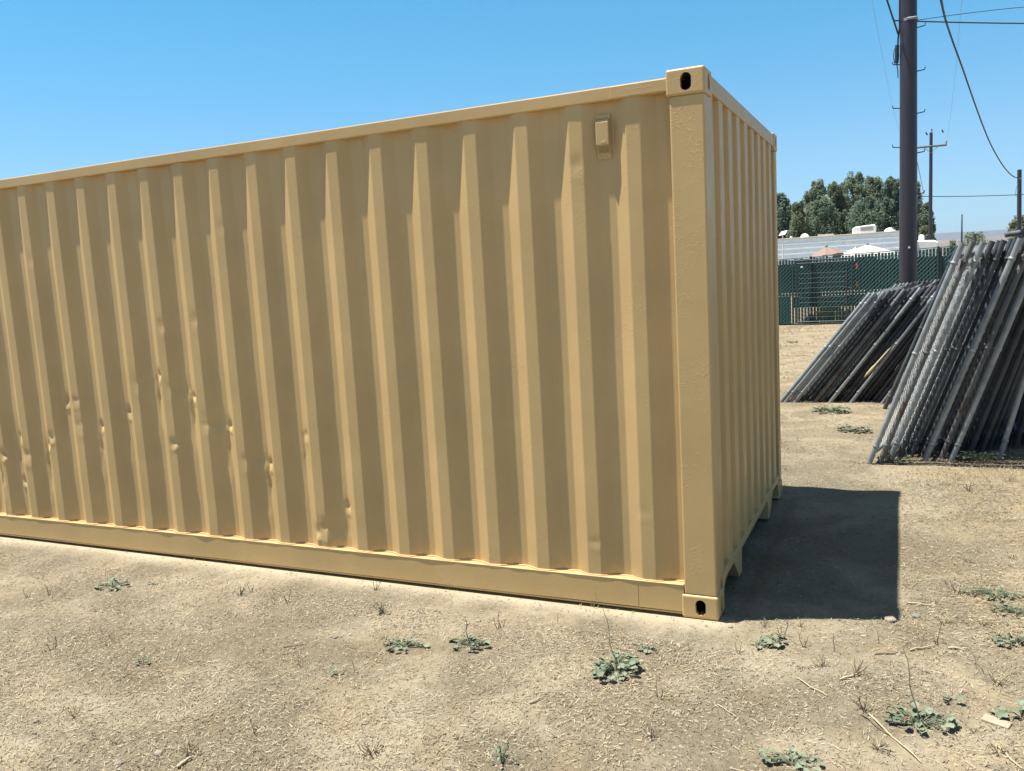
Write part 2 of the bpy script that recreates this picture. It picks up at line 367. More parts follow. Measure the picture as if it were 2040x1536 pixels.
# end walls
for xs_, sg in ((0, 1), (-LEN, -1)):
    pf = corr_profile(-(2.438-.1), -.100, -.125, .2475, .104, .020, .104, .044)
    X = lambda d: xs_-sg*(.012+d)
    sheet('end_panel', pf, .16, 2.50, .3 if sg < 0 else .1, lambda y, d, z: (X(d)+(-.002*noise.noise((y*3, z*2, 5))), -y, z), M_PAINT, cont)
    a, c = sorted((xs_-sg*.006, xs_-sg*.07))
    b = MB(); b.box(a, c, .163, 2.275, 2.497, 2.578); b.build('header', M_PAINT, cont, bevel=.005)
    b = MB()
    b.prism([(.163,.03),(.19,.10),(.235,.128),(.30,.137),(.47,.137),(.59,.035),(.615,.006),(.70,.006),(.708,.136),(1.73,.136),(1.738,.006),(1.82,.006),(1.848,.035),(1.97,.137),(2.14,.137),(2.2,.128),(2.25,.10),(2.275,.03),(2.275,.182),(.163,.182)], 0, a, c)
    b.build('end_sill', M_PAINT, cont, bevel=.003)
# side vent
vx0, vx1 = -.527, -.462; vp = MB(); vp.box(vx0-.003, vx1+.003, .047, .0515, 2.236, 2.445)
vo = vp.build('side_vent', M_PAINT, cont, bevel=.0015)
b = MB(); b.prism([(.047, 2.425), (.027, 2.418), (.020, 2.405), (.020, 2.300), (.047, 2.300)], 0, vx0, vx1); b.build('vent_hood', M_PAINT, vo, bevel=.004)
b = MB(); b.prism([(.047, 2.299), (.026, 2.299), (.040, 2.262), (.047, 2.262)], 0, vx0+.004, vx1-.002)
go = b.build('vent_grille', mat('vent_mesh', (.60, .43, .18), .6), vo)
b = MB()
for i in range(9):
    for j in range(6):
        u = vx0+.008+i*.0062; t = .08+j*.15; y = .026+.014*t; z = 2.299-.037*t
        b.add([(u, y-.0012, z-.0004), (u+.0038, y-.0012, z-.0004), (u+.0038, y+.0006, z-.0040), (u, y+.0006, z-.0040)], [(0, 1, 2, 3)])
b.build('vent_holes', M_DARK, vo)
b = MB(); b.box(-.5, -.475, .0185, .0205, 2.307, 2.318); b.build('vent_latch', M_PAINT, vo, bevel=.001)

# ------------------------------------------------------------------ stacked chain link panels
def chainlink(wd, ht, wcell=.035, r=.0019, dep=.006):
    nw = int(wd/wcell); ns = int(ht/wcell); V = []; rnd = random.Random(5)
    for i in range(nw):
        pts = np.array([(0, (i+(j % 2))*wcell if i % 2 == 0 else (i+1-(j % 2))*wcell, j*wcell) for j in range(ns+1)], float)
        pts[:, 0] += np.array([(dep if (j % 2) else -dep)*(1 if i % 2 else -1)*.5 for j in range(ns+1)]) + np.array([.012*noise.noise((p[1]*1.2, p[2]*1.2, 0)) for p in pts])
        pts[:, 1] += np.where(np.arange(ns+1) % 2 == (0 if i % 2 else 1), .002, -.002)
        a = pts[:-1]; c = pts[1:]; d = c-a; d /= np.linalg.norm(d, axis=1)[:, None]
        e1 = np.cross(d, [1, 0, 0]); e1 /= np.linalg.norm(e1, axis=1)[:, None]; e2 = np.cross(d, e1)
        cs = [e1*math.cos(t)*r+e2*math.sin(t)*r for t in (0, 2.094, 4.189)]
        for k in range(3): V.append(np.stack([a+cs[k], a+cs[(k+1) % 3], c+cs[(k+1) % 3], c+cs[k]], 1))
    return np.concatenate(V)
def hollow(b, p0, p1, r):                            # open-ended pipe
    b.tube([p0, p1], r, 12, caps=False); b.tube([p0, p1], r*.86, 12, caps=False)
    for p in (p0, p1):
        p = Vector(p); d = (Vector(p1)-Vector(p0)).normalized(); a = d.orthogonal().normalized(); c = d.cross(a)
        vs = [p+(a*math.cos(2*math.pi*k/12)+c*math.sin(2*math.pi*k/12))*q for q in (r, r*.86) for k in range(12)]
        b.add(vs, [(k, (k+1) % 12, 12+(k+1) % 12, 12+k) for k in range(12)])
def make_panel(Lp, H, pm, rm, wm=M_WIRE):
    """local: panel in the YZ plane, near post at y=0"""
    t = thing('fence_panel', '', 'fence panel')
    for y in (0, Lp):
        b = MB(); hollow(b, (0, y, 0), (0, y, H), .0225); po = b.build('post', pm if y == 0 else rm, t)
        if y == 0:
            for z in (.16, H*.52, H-.16):
                b = MB(); b.tube([(0, y, z-.011), (0, y, z-.006), (0, y, z+.006), (0, y, z+.011)], [.024, .0275, .0275, .024], 12); b.build('collar', pm, po)
    for z in (.10, H-.10):
        b = MB(); b.tube([(0, .02, z), (0, Lp-.02, z)], .018, 8, caps=False); b.build('rail', rm, t)
    o = quads_np('chain_mesh', chainlink(Lp, H-.06)+np.array([0, .0, .05]), wm, t)
    return t
def panel_group(specs, Lp, H, group, labels):
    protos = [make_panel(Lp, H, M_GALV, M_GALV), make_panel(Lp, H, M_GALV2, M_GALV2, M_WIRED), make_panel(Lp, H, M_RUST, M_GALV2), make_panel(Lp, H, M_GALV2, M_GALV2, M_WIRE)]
    used = [False]*4
    for i, (x, y, az, lean, k, lab) in enumerate(specs):
        if not used[k]: o = protos[k]; used[k] = True
        else: o = copy_tree(protos[k])
        # local y -> horizontal (sin az, cos az); lean to the right
        u = Vector((math.sin(R(az)), math.cos(R(az)), 0)); wv = Vector((math.cos(R(az)), -math.sin(R(az)), 0))
        v = wv*math.sin(R(lean))+Vector((0, 0, 1))*math.cos(R(lean)); nn = u.cross(v)
        mt = Matrix((nn, u, v)).transposed().to_4x4(); o.matrix_world = Matrix.Translation((x, y, .0))@mt
        o['label'] = lab; o['group'] = group; o['category'] = 'fence panel'
    for k in range(4):
        if not used[k]:
            for c in list(protos[k].children): 
                for g in list(c.children): bpy.data.objects.remove(g)
                bpy.data.objects.remove(c)
            bpy.data.objects.remove(protos[k])
G1 = 'chain link panels in the tall stack at the right edge'
G2 = 'chain link panels in the low slanting stack behind'
rnd = random.Random(11)
ORD = ['first', 'second', 'third', 'fourth', 'fifth', 'sixth', 'seventh', 'eighth', 'ninth', 'tenth', 'eleventh', 'twelfth', 'thirteenth', 'fourteenth', 'fifteenth', 'sixteenth', 'seventeenth', 'eighteenth', 'nineteenth', 'twentieth', 'twenty first', 'twenty second', 'twenty third', 'twenty fourth', 'twenty fifth', 'twenty sixth', 'twenty seventh', 'twenty eighth', 'twenty ninth', 'thirtieth']
sp1 = []
for (px_, py_, lean, k, back, lab) in (
    (1731, 923, 21.0, 0, 0, 'outermost left panel of the tall stack, standing clear of the dark ones'),
    (1753, 921, 20.6, 2, 0, 'second panel from the left in the tall stack, its post rusty and pale brown'),
    (1771, 918, 20.8, 0, .02, 'third panel from the left in the tall stack, grey post behind the rusty one'),
    (1784, 917, 20.8, 3, .14, 0), (1795, 917, 20.7, 3, .26, 0), (1807, 917, 20.6, 3, .12, 0), (1819, 917, 20.5, 3, .25, 0), (1831, 917, 20.3, 3, .16, 0),
    (1842, 919, 20.2, 0, 0, 'panel with a clean grey post near the middle of the tall stack'),
    (1852, 916, 20.0, 1, .2, 0), (1863, 915, 19.8, 3, .3, 0), (1874, 916, 19.2, 2, .04, 'brown rusty panel just left of the brightest long grey post of the tall stack'),
    (1884, 916, 19.2, 1, .25, 0), (1893, 921, 19.4, 0, 0, 'panel with the brightest long grey post in the tall stack'),
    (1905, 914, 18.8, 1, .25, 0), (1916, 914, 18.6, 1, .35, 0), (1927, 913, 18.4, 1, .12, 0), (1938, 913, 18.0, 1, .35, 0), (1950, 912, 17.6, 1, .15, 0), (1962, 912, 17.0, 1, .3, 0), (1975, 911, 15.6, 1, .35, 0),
    (1991, 914, 13.8, 0, 0, 'steep grey panel standing apart at the right end of the tall stack'),
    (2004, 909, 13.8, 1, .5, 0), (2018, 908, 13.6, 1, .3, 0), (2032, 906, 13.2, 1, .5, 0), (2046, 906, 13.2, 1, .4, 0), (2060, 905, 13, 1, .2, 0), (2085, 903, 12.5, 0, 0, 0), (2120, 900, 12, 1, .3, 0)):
    q = gnd(px_, py_); n_ = len(sp1); az = (11 if n_ < 9 else 9)+rnd.uniform(-.15, .15)
    sp1.append((q.x+back*math.sin(R(az)), q.y+back*math.cos(R(az)), az, lean, k, lab or 'shaded dark grey panel, %s from the left in the tall stack' % ORD[n_]))
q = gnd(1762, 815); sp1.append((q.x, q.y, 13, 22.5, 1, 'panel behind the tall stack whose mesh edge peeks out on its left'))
panel_group(sp1, 3.0, 1.90, G1, None)
sp2 = []
N2 = 28
for i in range(N2):
    x = -.56+i*.058+rnd.uniform(-.008, .008); lean = 38.5-i*.2+rnd.uniform(-.12, .12)
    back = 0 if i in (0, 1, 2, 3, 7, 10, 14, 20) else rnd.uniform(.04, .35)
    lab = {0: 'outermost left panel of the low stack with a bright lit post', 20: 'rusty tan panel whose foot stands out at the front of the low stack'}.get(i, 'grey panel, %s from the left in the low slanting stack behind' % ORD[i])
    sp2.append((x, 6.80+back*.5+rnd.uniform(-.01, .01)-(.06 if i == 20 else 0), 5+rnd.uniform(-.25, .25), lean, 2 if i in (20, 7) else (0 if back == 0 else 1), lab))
panel_group(sp2, 3.0, 1.66, G2, None)
# rusty loose pipe lying across the top of the tall stack
b = MB(); a = at(2002, 468, 4.6); c = a+Vector((1.6, .1, .17)); b.tube([a, c], .023, 12)
o = b.build('loose_pipe', M_RUST); tag(o, 'rusty red pipe lying across the top of the tall panel stack', 'pipe')
b = MB(); a = at(1722, 752, 6.72); c = at(1790, 675, 6.75); d = (c-a).normalized()
b.tube([a, a+d*.05, a+d*.14, a+d*.2, c], [.004, .018, .02, .012, .012], 6)
o = b.build('broken_lath', M_STRAW); tag(o, 'splintered pale wooden lath stuck between the posts of the low stack', 'lath')

# ------------------------------------------------------------------ green slatted fence and gate
FY = 20.3
FX0, FX1 = -14.0, 14.0
fz = lambda x: 1.80+.02*(x+2)
fen = thing('slatted_fence', 'tall dark green slatted chain link fence running behind the panel stacks', 'fence', (0, FY, 0))
V = []
x = FX0
rr = random.Random(3)
while x < FX1:
    wd = .062; top = fz(x)-.02+rr.uniform(-.015, .012); t = rr.uniform(-.005, .005)
    V.append([(x, .02, .03), (x+wd, .02, .03), (x+wd+t, .022, top), (x+t, .022, top)]); x += .080
quads_np('slats', np.array(V), M_SLAT, fen)
b = MB(); b.box(FX0, FX1, .05, .054, .88, 1.66); b.box(FX0, -1.95, .05, .054, .0, .78); b.box(-1.9, FX1, .05, .054, .47, .77); b.box(1.6, FX1, .055, .058, .0, .5); b.box(-1.7, -1.15, .056, .06, .76, .9); b.build('windscreen', M_SCREEN, fen)
V = []
def seg(p, q, r):
    p = np.array(p); q = np.array(q); d = (q-p)/np.linalg.norm(q-p); n1 = np.array([0, -1, 0]); e = np.cross(d, n1); e /= np.linalg.norm(e)
    cs = [e*r, n1*r, -e*r]
    return [np.array([p+cs[k], p+cs[(k+1) % 3], q+cs[(k+1) % 3], q+cs[k]]) for k in range(3)]
for i in range(int((FX1-FX0+2)/.105)):
    x = FX0-1.9+i*.105
    V += seg((x, -.004, .03), (x+1.78, -.004, 1.81), .0042)
    V += seg((x, .004, 1.81), (x+1.78, .004, .03), .0018)
quads_np('chain_mesh', np.array(V), mat('green_wire', (.075, .16, .16), .5, .3), fen)
b = MB(); b.tube([(FX0, 0, fz(FX0)+.005), (FX1, 0, fz(FX1)+.005)], .012, 6); b.build('top_wire', M_SLAT, fen)
x = FX0+.35
while x < FX1:
    b = MB(); b.tube([(x, -.03, 0), (x, -.03, fz(x)+.03)], .03, 10); b.build('post', M_BLACKP, fen); x += 3.06
GX0, GX1 = -1.86, -.38
gt = thing('steel_gate', 'dark steel framed wire gate standing in front of the green fence', 'gate', (0, FY-.15, 0))
b = MB()
for (x0, x1, z0, z1) in ((GX0, GX1, .04, 1.74), (GX0+.09, GX1-.13, .09, 1.66)):
    for p, q in (((x0, z0), (x0, z1)), ((x0, z1), (x1, z1)), ((x1, z1), (x1, z0)), ((x1, z0), (x0, z0))): b.tube([(p[0], 0, p[1]), (q[0], 0, q[1])], .019, 8)
b.build('frame', mat('gate_grey', (.05, .062, .07), .5, .4), gt)
V = []
for i in range(11): z = .22+i*.13; V += seg((GX0+.09, 0, z), (GX1-.13, 0, z), .0035)
for i in range(9): x = GX0+.09+i*.15; V += seg((x, .004, .09), (x, .004, 1.66), .0028)
quads_np('wire_infill', np.array(V), M_BLACKP, gt)
b = MB(); b.box(GX1-.17, GX1-.09, -.05, .02, .92, 1.0); b.tube([(GX1-.16, -.04, .96), (GX1, -.04, .96)], .012, 8); b.build('latch', M_BLACKP, gt)
q = at(1597, 532, FY-.2); b = MB(); b.box(q.x-.03, q.x+.03, FY-.19, FY-.18, q.z-.02, q.z+.025); tag(b.build('small_sign', M_WHITE, None), 'tiny white square tag wired to the upper left of the steel gate', 'tag')
q = at(1707, 555, FY-.1)
for z0, z1, wd_ in ((1.45, 1.60, 'upper'), (1.0, 1.12, 'lower')):
    b = MB(); b.box(q.x-.02, q.x+.02, FY-.115, FY-.108, z0, z1); tag(b.build('orange_strap', M_ORANGE), wd_+' faded orange strap tied round the fence post beside the gate', 'strap')
# black bin by the fence
q = gnd(1556, 644); bn = thing('black_bin', 'black wheeled bin standing against the green fence beside the container', 'bin', (q.x-.12, q.y-.5, 0))
b = MB(); b.add([(-.22,-.25,.03),(.22,-.25,.03),(.22,.25,.03),(-.22,.25,.03),(-.28,-.32,.72),(.28,-.32,.72),(.28,.3,.72),(-.28,.3,.72)], [(0,3,2,1),(4,5,6,7),(0,1,5,4),(1,2,6,5),(2,3,7,6),(3,0,4,7)]); b.build('bin_body', M_BLACKP, bn, bevel=.03)
b = MB(); b.box(-.3, .3, -.35, .33, .725, .765); b.build('lid', M_BLACKP, bn, bevel=.015)
for sx in (-1, 1): b = MB(); b.tube([(sx*.2, .28, .08), (sx*.26, .28, .08)], .08, 14); b.build('wheel', M_BLACKP, bn)
# dry bushes
def dry_bush(px_, py_, r, h, lab, colm, n=900, grp=None):
    q = gnd(px_, py_); rg = np.random.default_rng(int(px_)); th = rg.uniform(0, 6.283, n); el = rg.uniform(.15, 1.45, n); rad = r*rg.uniform(.3, 1, n)
    tip = np.stack([np.cos(th)*np.cos(el)*rad, np.sin(th)*np.cos(el)*rad, np.sin(el)*h*rg.uniform(.4, 1, n)], 1); base = tip*rg.uniform(.2, .6, n)[:, None]
    side = np.cross(tip-base, rg.normal(size=(n, 3))); side /= np.linalg.norm(side, axis=1)[:, None]; side *= .007
    o = quads_np('dry_bush', np.stack([base-side, base+side, tip+side*1.8, tip-side*1.8], 1), colm); o.location = (q.x, q.y, 0); tag(o, lab, 'bush', grp); return o
M_DRYB = mat('dry_yellow_bush', (.36, .30, .13), .8, col2=(.20, .20, .08), vscale=5)
dry_bush(1650, 640, .5, .6, 'dry yellowish bush showing through the lower part of the steel gate', M_DRYB, 1800).location.y += .6
dry_bush(1615, 646, .25, .28, 'low dry tuft at the left foot of the steel gate', M_DRYB)
dry_bush(1690, 640, .45, .35, 'dry bush at the fence foot right beside the low panel stack', M_DRYB)

# ------------------------------------------------------------------ beyond the fence: trailer, umbrellas, lamp
TY = 42.
tr = thing('travel_trailer', 'long white and pale blue ribbed travel trailer parked beyond the green fence', 'trailer', (0, TY, 0))
TX0, TX1 = -10.5, 1.35
V = []; prof_t = []
z = .6
while z < 2.80:
    prof_t += [(.0, z), (.0, z+.19), (-.035, z+.205), (-.035, z+.245)]; z += .262
prof_t += [(0, 2.83), (.06, 2.90), (.3, 2.92), (2.2, 2.92), (2.45, 2.83), (2.45, .6)]
b = MB(); n = len(prof_t); b.add([(TX0, y, z) for y, z in prof_t]+[(TX1, y, z) for y, z in prof_t], [tuple(range(n))[::-1], tuple(range(n, 2*n))]+[(i, (i+1) % n, (i+1) % n+n, i+n) for i in range(n)])
b.build('body', M_ALU, tr)
b = MB(); z = .6
while z < 2.80: b.box(TX0-.01, TX1+.01, -.039, -.0355, z+.175, z+.247); z += .262
b.build('trim_strips', M_WHITE, tr)
b = MB(); b.box(TX0-.03, TX1+.03, -.06, 2.5, 2.921, 2.96); b.build('roof', mat('trailer_roof', (.62, .55, .47), .7), tr, bevel=.01)
b = MB(); b.box(TX1+.0, TX1+.05, -.06, -.01, .6, 3.1); b.build('corner_trim', M_WHITE, tr)
ac = MB(); ac.prism([(-1.46, 2.965), (-1.44, 3.22), (-1.30, 3.31), (-.42, 3.37), (-.36, 3.33), (-.36, 2.965)], 1, .4, 1.2); aco = ac.build('air_conditioner', M_WHITE, tr, bevel=.05)
b = MB()
for i in range(7): b.box(-1.06, -.46, .388, .397, 3.07+i*.032, 3.086+i*.032)
b.build('grille', mat('grille_grey', (.25, .25, .24), .6), aco)
for xx, rr_ in ((.28, .27), (-3.75, .22)):
    b = MB(); V = []; nn = 14
    rings = [(math.cos(t), math.sin(t)) for t in (0, .4, .8, 1.15, 1.5)]
    vs_ = [(xx+rr_*c*math.cos(2*math.pi*k/nn), .8+rr_*c*math.sin(2*math.pi*k/nn), 2.965+.2*s_) for c, s_ in rings for k in range(nn)]
    b.add(vs_, [(j*nn+k, j*nn+(k+1) % nn, (j+1)*nn+(k+1) % nn, (j+1)*nn+k) for j in range(4) for k in range(nn)]+[tuple(4*nn+k for k in range(nn))], True); b.build('roof_vent', M_WHITE, tr)
b = MB(); b.box(-3.1, -2.35, .6, 1.2, 2.965, 3.05); b.build('roof_hatch', mat('hatch', (.45, .42, .38), .6), tr, bevel=.01)
b = MB(); b.tube([(-4.4, .6, 2.965), (-4.4, .6, 3.07)], .06, 10); b.build('roof_pipe', M_WHITE, tr)
for xx in (-7.5, -4.2, -1.2):
    b = MB(); b.box(xx, xx+.8, -.05, -.04, 1.35, 1.85); b.build('window', mat('trailer_glass', (.03, .04, .05), .1), tr)
for xx in (-6.2, -5.2):
    b = MB(); b.tube([(xx, .1, .36), (xx, .32, .36)], .36, 20); b.build('wheel', M_BLACKP, tr)
# camper to the right
cp = thing('small_camper', 'low white rounded camper front right of the long trailer behind the fence', 'camper', (1.45, 43.5, 0))
b = MB(); b.prism([(0, .5), (0, 2.46), (.9, 2.42), (1.02, 2.30), (1.05, 2.1), (.95, .5)], 1, -.1, 2.0); b.build('body', M_WHITE, cp, bevel=.08)
b = MB(); b.tube([(.28, .6, 2.44), (.28, .6, 2.68), (.28, .6, 2.74)], [.14, .13, .06], 12); b.build('roof_vent', M_WHITE, cp)
b = MB(); b.tube([(.5, -.05, .34), (.5, .16, .34)], .34, 18); b.build('wheel', M_BLACKP, cp)
def umbrella(px_, py_, Y, r, h, lab, m, tilt=(0, 0)):
    q = at(px_, py_, Y); t = thing('patio_umbrella', lab, 'umbrella', (q.x, Y, 0), 'patio umbrellas beyond the fence')
    b = MB(); n = 8; vs_ = [(0, 0, q.z)]
    for k, (f, dz) in enumerate(((.33, .30), (.66, .63), (1, 1))):
        for j in range(n*2):
            a = 2*math.pi*j/(n*2); s_ = 1 if j % 2 == 0 else .95
            vs_.append((math.cos(a)*r*f*s_, math.sin(a)*r*f*s_, q.z-h*dz-(.02 if j % 2 else 0)+tilt[0]*math.cos(a)*f))
    N = 2*n; F = [(0, 1+j, 1+(j+1) % N) for j in range(N)]+[(1+k*N+j, 1+(k+1)*N+j, 1+(k+1)*N+(j+1) % N, 1+k*N+(j+1) % N) for k in range(2) for j in range(N)]
    b.add(vs_, F); o = b.build('canopy', m, t); s = o.modifiers.new('s', 'SOLIDIFY'); s.thickness = .006
    b = MB(); b.tube([(0, 0, 0), (0, 0, q.z-.02)], .022, 10); b.build('pole', M_GALV, t)
    b = MB(); b.tube([(0, 0, q.z-.01), (0, 0, q.z+.03), (0, 0, q.z+.09)], [.05, .045, .015], 10); b.build('finial', M_GALV, t)
    b = MB(); b.tube([(0, 0, 0), (0, 0, .08)], .25, 16); b.build('base', M_GALV2, t)
umbrella(1728, 487, 24.5, 1.0, .36, 'cream patio umbrella with drooping canopy beyond the fence, left of the big pole', mat('canopy_cream', (.44, .42, .37), .8), (0, 0))
umbrella(1646, 491, 24.5, .52, .26, 'faded terracotta patio umbrella beyond the fence above the gate', mat('canopy_terracotta', (.25, .165, .13), .8), (.05, 0))
# shade cloth slung between them
a, c = at(1660, 500, 24.6), at(1705, 492, 24.6); b = MB(); V = []; nn = 12
for i in range(nn+1):
    t = i/nn; p = a.lerp(c, t); s_ = -.10*math.sin(math.pi*t)
    V += [(p.x, 24.3, p.z+s_-.22), (p.x, 24.6, p.z+s_+.02*math.sin(t*20)), (p.x, 25.0, p.z+s_-.1)]
b.add(V, [(3*i+k, 3*i+k+1, 3*i+k+4, 3*i+k+3) for i in range(nn) for k in range(2)], True); o = b.build('shade_cloth', mat('white_cloth', (.66, .64, .60), .8)); tag(o, 'crumpled white shade cloth slung between the two patio umbrellas', 'cloth'); s = o.modifiers.new('s', 'SOLIDIFY'); s.thickness = .01
for sx in (0, -1):
    pass
q = at(1559, 465, 30); lm = thing('solar_lamp', 'small white tilted solar lamp panel on a pole at the container edge', 'lamp', (q.x, 30, 0))
b = MB(); b.tube([(0, 0, 0), (0, 0, q.z-.02)], .025, 8); b.build('pole', M_WHITE, lm)
b = MB(); b.add([(-.13,-.1,q.z-.09),(.10,-.1,q.z-.06),(.17,.1,q.z+.09),(-.04,.1,q.z+.06)], [(0,1,2,3)]); o = b.build('panel', M_WHITE, lm); s = o.modifiers.new('s', 'SOLIDIFY'); s.thickness = .02
b = MB(); b.add([(-.06,-.065,q.z-.055),(.06,-.065,q.z-.03),(.10,.055,q.z+.065),(0,.055,q.z+.04)], [(0,1,2,3)]); o = b.build('solar_cell', mat('cell', (.25,.26,.26), .3), lm); o.location = (0, -.004, .004)

# ------------------------------------------------------------------ utility poles and wires
def polyt(b, pts, r, n=6): b.tube(pts, r, n)
PY = 10.5
pb = at(1809, 560, PY); PXX = pb.x; 
big = thing('utility_pole', 'thick dark brown wooden utility pole with steel climbing steps rising behind the low panel stack', 'utility pole', (PXX, PY, 0))
b = MB(); b.tube([(0, 0, -.1), (0, 0, 3), (-.01, 0, 6), (-.015, 0, 9.4)], [.128, .122, .116, .108], 28); b.build('shaft', M_WOODP, big)
for (y, s_) in ((53, 1), (140, 1), (224, 1), (303, 1), (385, 1), (127, -1), (214, -1), (292, -1), (378, -1), (455, -1)):
    q = at(1810+s_*17, y, PY); z = q.z
    b = MB(); b.tube([(s_*.105, 0, z-.015), (s_*.215, 0, z), (s_*.22, 0, z+.035)], .008, 8); b.build('step', M_BLACKP, big)
# band with pale insulator near the top
q = at(1808, 41, PY); b = MB(); b.tube([(0, 0, q.z-.02), (0, 0, q.z+.02)], .122, 24, caps=False); b.tube([(-.02, -.125, q.z), (.10, -.115, q.z)], .02, 8); b.build('cable_clamp', M_GALV, big)
# conduit and splice loop on left side
q0 = at(1790, 70, PY); b = MB()
b.tube([(-.119, -.03, 9), (-.126, -.03, q0.z+.1), (-.145, -.03, q0.z-.05), (-.15, -.03, q0.z-.16)], .012, 8); b.tube([(-.158, -.03, q0.z-.15), (-.165, -.03, q0.z-.4)], .03, 10)
lp = [(-.17-.035*math.sin(t), -.03, q0.z-.3-.13*math.cos(t)) for t in np.linspace(0, 6.2, 20)]; b.tube(lp, .006, 6)
b.tube([(-.165, -.03, q0.z-.4), (-.15, -.03, q0.z-.5), (-.145, -.02, q0.z-.62)], .008, 6); b.build('splice_cable', M_CABLE, big)
b = MB(); q = at(1811, 493, PY); b.tube([(q.x-PXX, -.135, q.z), (q.x-PXX, -.122, q.z)], .016, 10); b.build('tag_disc', M_WHITE, big)
PP = lambda x, y, Y: at(x, y, Y)
def wire(name, pts, r, lab, grp='overhead wires', n=6, m=None):
    b = MB(); b.tube(pts, r, n); return tag(b.build(name, m or M_CABLE), lab, 'wire', grp)
def cat(a, c, sag, n=24):
    return [a.lerp(c, t)+Vector((0, 0, -sag*4*t*(1-t))) for t in np.linspace(0, 1, n)]
a = at(1782, 41, PY-.15); c = at(2040, 37, PY+2); d = c-a
wire('service_cable', cat(a, a+d*4, .10), .010, 'upper of two dark cables running right from the top of the big pole')
a = at(1822, 41, PY); c = at(2040, 33.5, PY+2); d = c-a
wire('service_cable', cat(a, a+d*4, -.2), .005, 'thin cable just above the cable running right from the big pole')
a = at(1790, 70, PY-.1); c = at(1767, 0, PY-.6); wire('service_cable', [a, c, a+(c-a)*8], .013, 'black cable slanting up left from the splice on the big pole')
# twisted drop cable, sagging to the small post at right
SY = 34
pts_px = [(1875,0),(1884,40),(1899,85),(1919,140),(1938,195),(1958,250),(1975,290),(1993,322),(2008,342),(2020,352),(2032,355)]
dp = []
for i in range(len(pts_px)):
    t = i/(len(pts_px)-1); Y = 9+(SY-9)*t**.9; dp.append(at(*pts_px[i], Y))
dd = []
for i in range(len(dp)-1):
    p0, p1, p2, p3 = dp[max(i-1, 0)], dp[i], dp[i+1], dp[min(i+2, len(dp)-1)]
    for k in range(16):
        t = k/16; dd.append(.5*((2*p1)+(p2-p0)*t+(2*p0-5*p1+4*p2-p3)*t*t+(3*p1-p0-3*p2+p3)*t**3))
dd.append(dp[-1]); dd.insert(0, dp[0]+(dp[0]-dp[1])*6)
b = MB()
for ph in (0, 2.1, 4.2):
    q = []
    for i, p in enumerate(dd): q.append(p+Vector((math.cos(i*1.1+ph), 0, math.sin(i*1.1+ph)))*.011)
    b.tube(q, .009, 5)
tag(b.build('drop_cable', M_CABLE), 'twisted service cable sagging from the top edge down to the short post at right', 'wire', 'overhead wires')
# far pole with cross arm
FPY = 72; q = at(1853, 480, FPY); tp = at(1855, 264, FPY)
fp = thing('utility_pole', 'distant thin utility pole with a single cross arm right of the big pole', 'utility pole', (q.x, FPY, 0))
b = MB(); b.tube([(0, 0, 0), (tp.x-q.x, 0, tp.z)], [.16, .115], 12); b.build('shaft', M_WOODP, fp)
l, r_ = at(1823, 295, FPY), at(1886, 289, FPY); b = MB(); b.tube([(l.x-q.x, -.15, l.z), (r_.x-q.x, -.15, r_.z)], .075, 4, smooth=False); b.build('cross_arm', M_WOODP, fp)
b = MB(); cx = tp.x-q.x; zz = (l.z+r_.z)/2
for s_ in (-1, 1): b.tube([(cx+s_*.55, -.15, zz), (cx, -.12, zz-.5)], .02, 6)
b.build('brace', M_GALV, fp)
for (x, y) in ((1824, 290), (1885, 284), (1856, 260)):
    q2 = at(x, y, FPY); b = MB(); b.tube([(q2.x-q.x, -.15, q2.z-.12), (q2.x-q.x, -.15, q2.z+.0), (q2.x-q.x, -.15, q2.z+.12)], [.03, .075, .05], 8); b.build('insulator', M_GALV, fp)
for (x, y) in ((1846, 266), (1878, 261)):
    q2 = at(x, y, FPY-3); wire('wire_spacer', [q2+Vector((-.05, 0, .1)), q2+Vector((.05, 0, -.12))], [.05, .06], 'small dark line fitting hanging '+('left' if x < 1850 else 'right')+' of the far pole top', 'line fittings at the far pole')
# short post at right
q = at(2032, 470, SY); tp = at(2031, 338, SY)
sp = thing('wooden_post', 'square topped brown wooden service post at the right edge of the view', 'post', (q.x, SY, 0))
b = MB(); b.tube([(0, 0, 0), (tp.x-q.x, 0, tp.z)], [.085, .075], 8); b.build('shaft', M_WOODP, sp)
b = MB(); z = at(2031, 356, SY).z; b.box(-.06, .02, -.10, -.075, z-.03, z+.03); b.tube([(-.08, -.05, z-.1), (-.16, -.05, z-.35), (-.19, -.05, z-.65), (-.12, -.05, z-.6), (-.1, -.05, z-.3)], .008, 5); b.build('cable_clamp', M_GALV, sp)
a = at(1826, 391, 30); c = at(2040, 381, SY); wire('service_cable', cat(a, c+(c-a)*1.0, .12), .014, 'low horizontal cable passing the short post at right')
a = at(1822, 298, 20); c = at(1841, 388, 30); wire('service_cable', [a, c], .008, 'thin guy wire slanting down right from behind the big pole')
M_THIN = mat('thin_wire', (.20, .26, .32), .6)
pts = [at(1738, 0, 30), at(1750, 70, 34), at(1765, 150, 40), at(1780, 220, 50), at(1800, 290, FPY-4)]
wire('power_line', pts, .006, 'very thin power line crossing the sky left of the big pole', m=M_THIN)
pts = [at(1916, 0, 30), at(1906, 120, 38), at(1895, 220, 50), at(1886, 285, FPY)]
wire('power_line', pts, .006, 'very thin power line right of the big pole, descending to the cross arm', m=M_THIN)
q = at(1916, 480, 110); tp = at(1916, 427, 110); lp_ = thing('lamp_post', 'distant thin grey mast between the far pole and the round tree', 'mast', (q.x, 110, 0))
b = MB(); b.tube([(0, 0, 0), (0, 0, tp.z)], [.14, .06], 8); b.build('shaft', M_BLACKP, lp_)
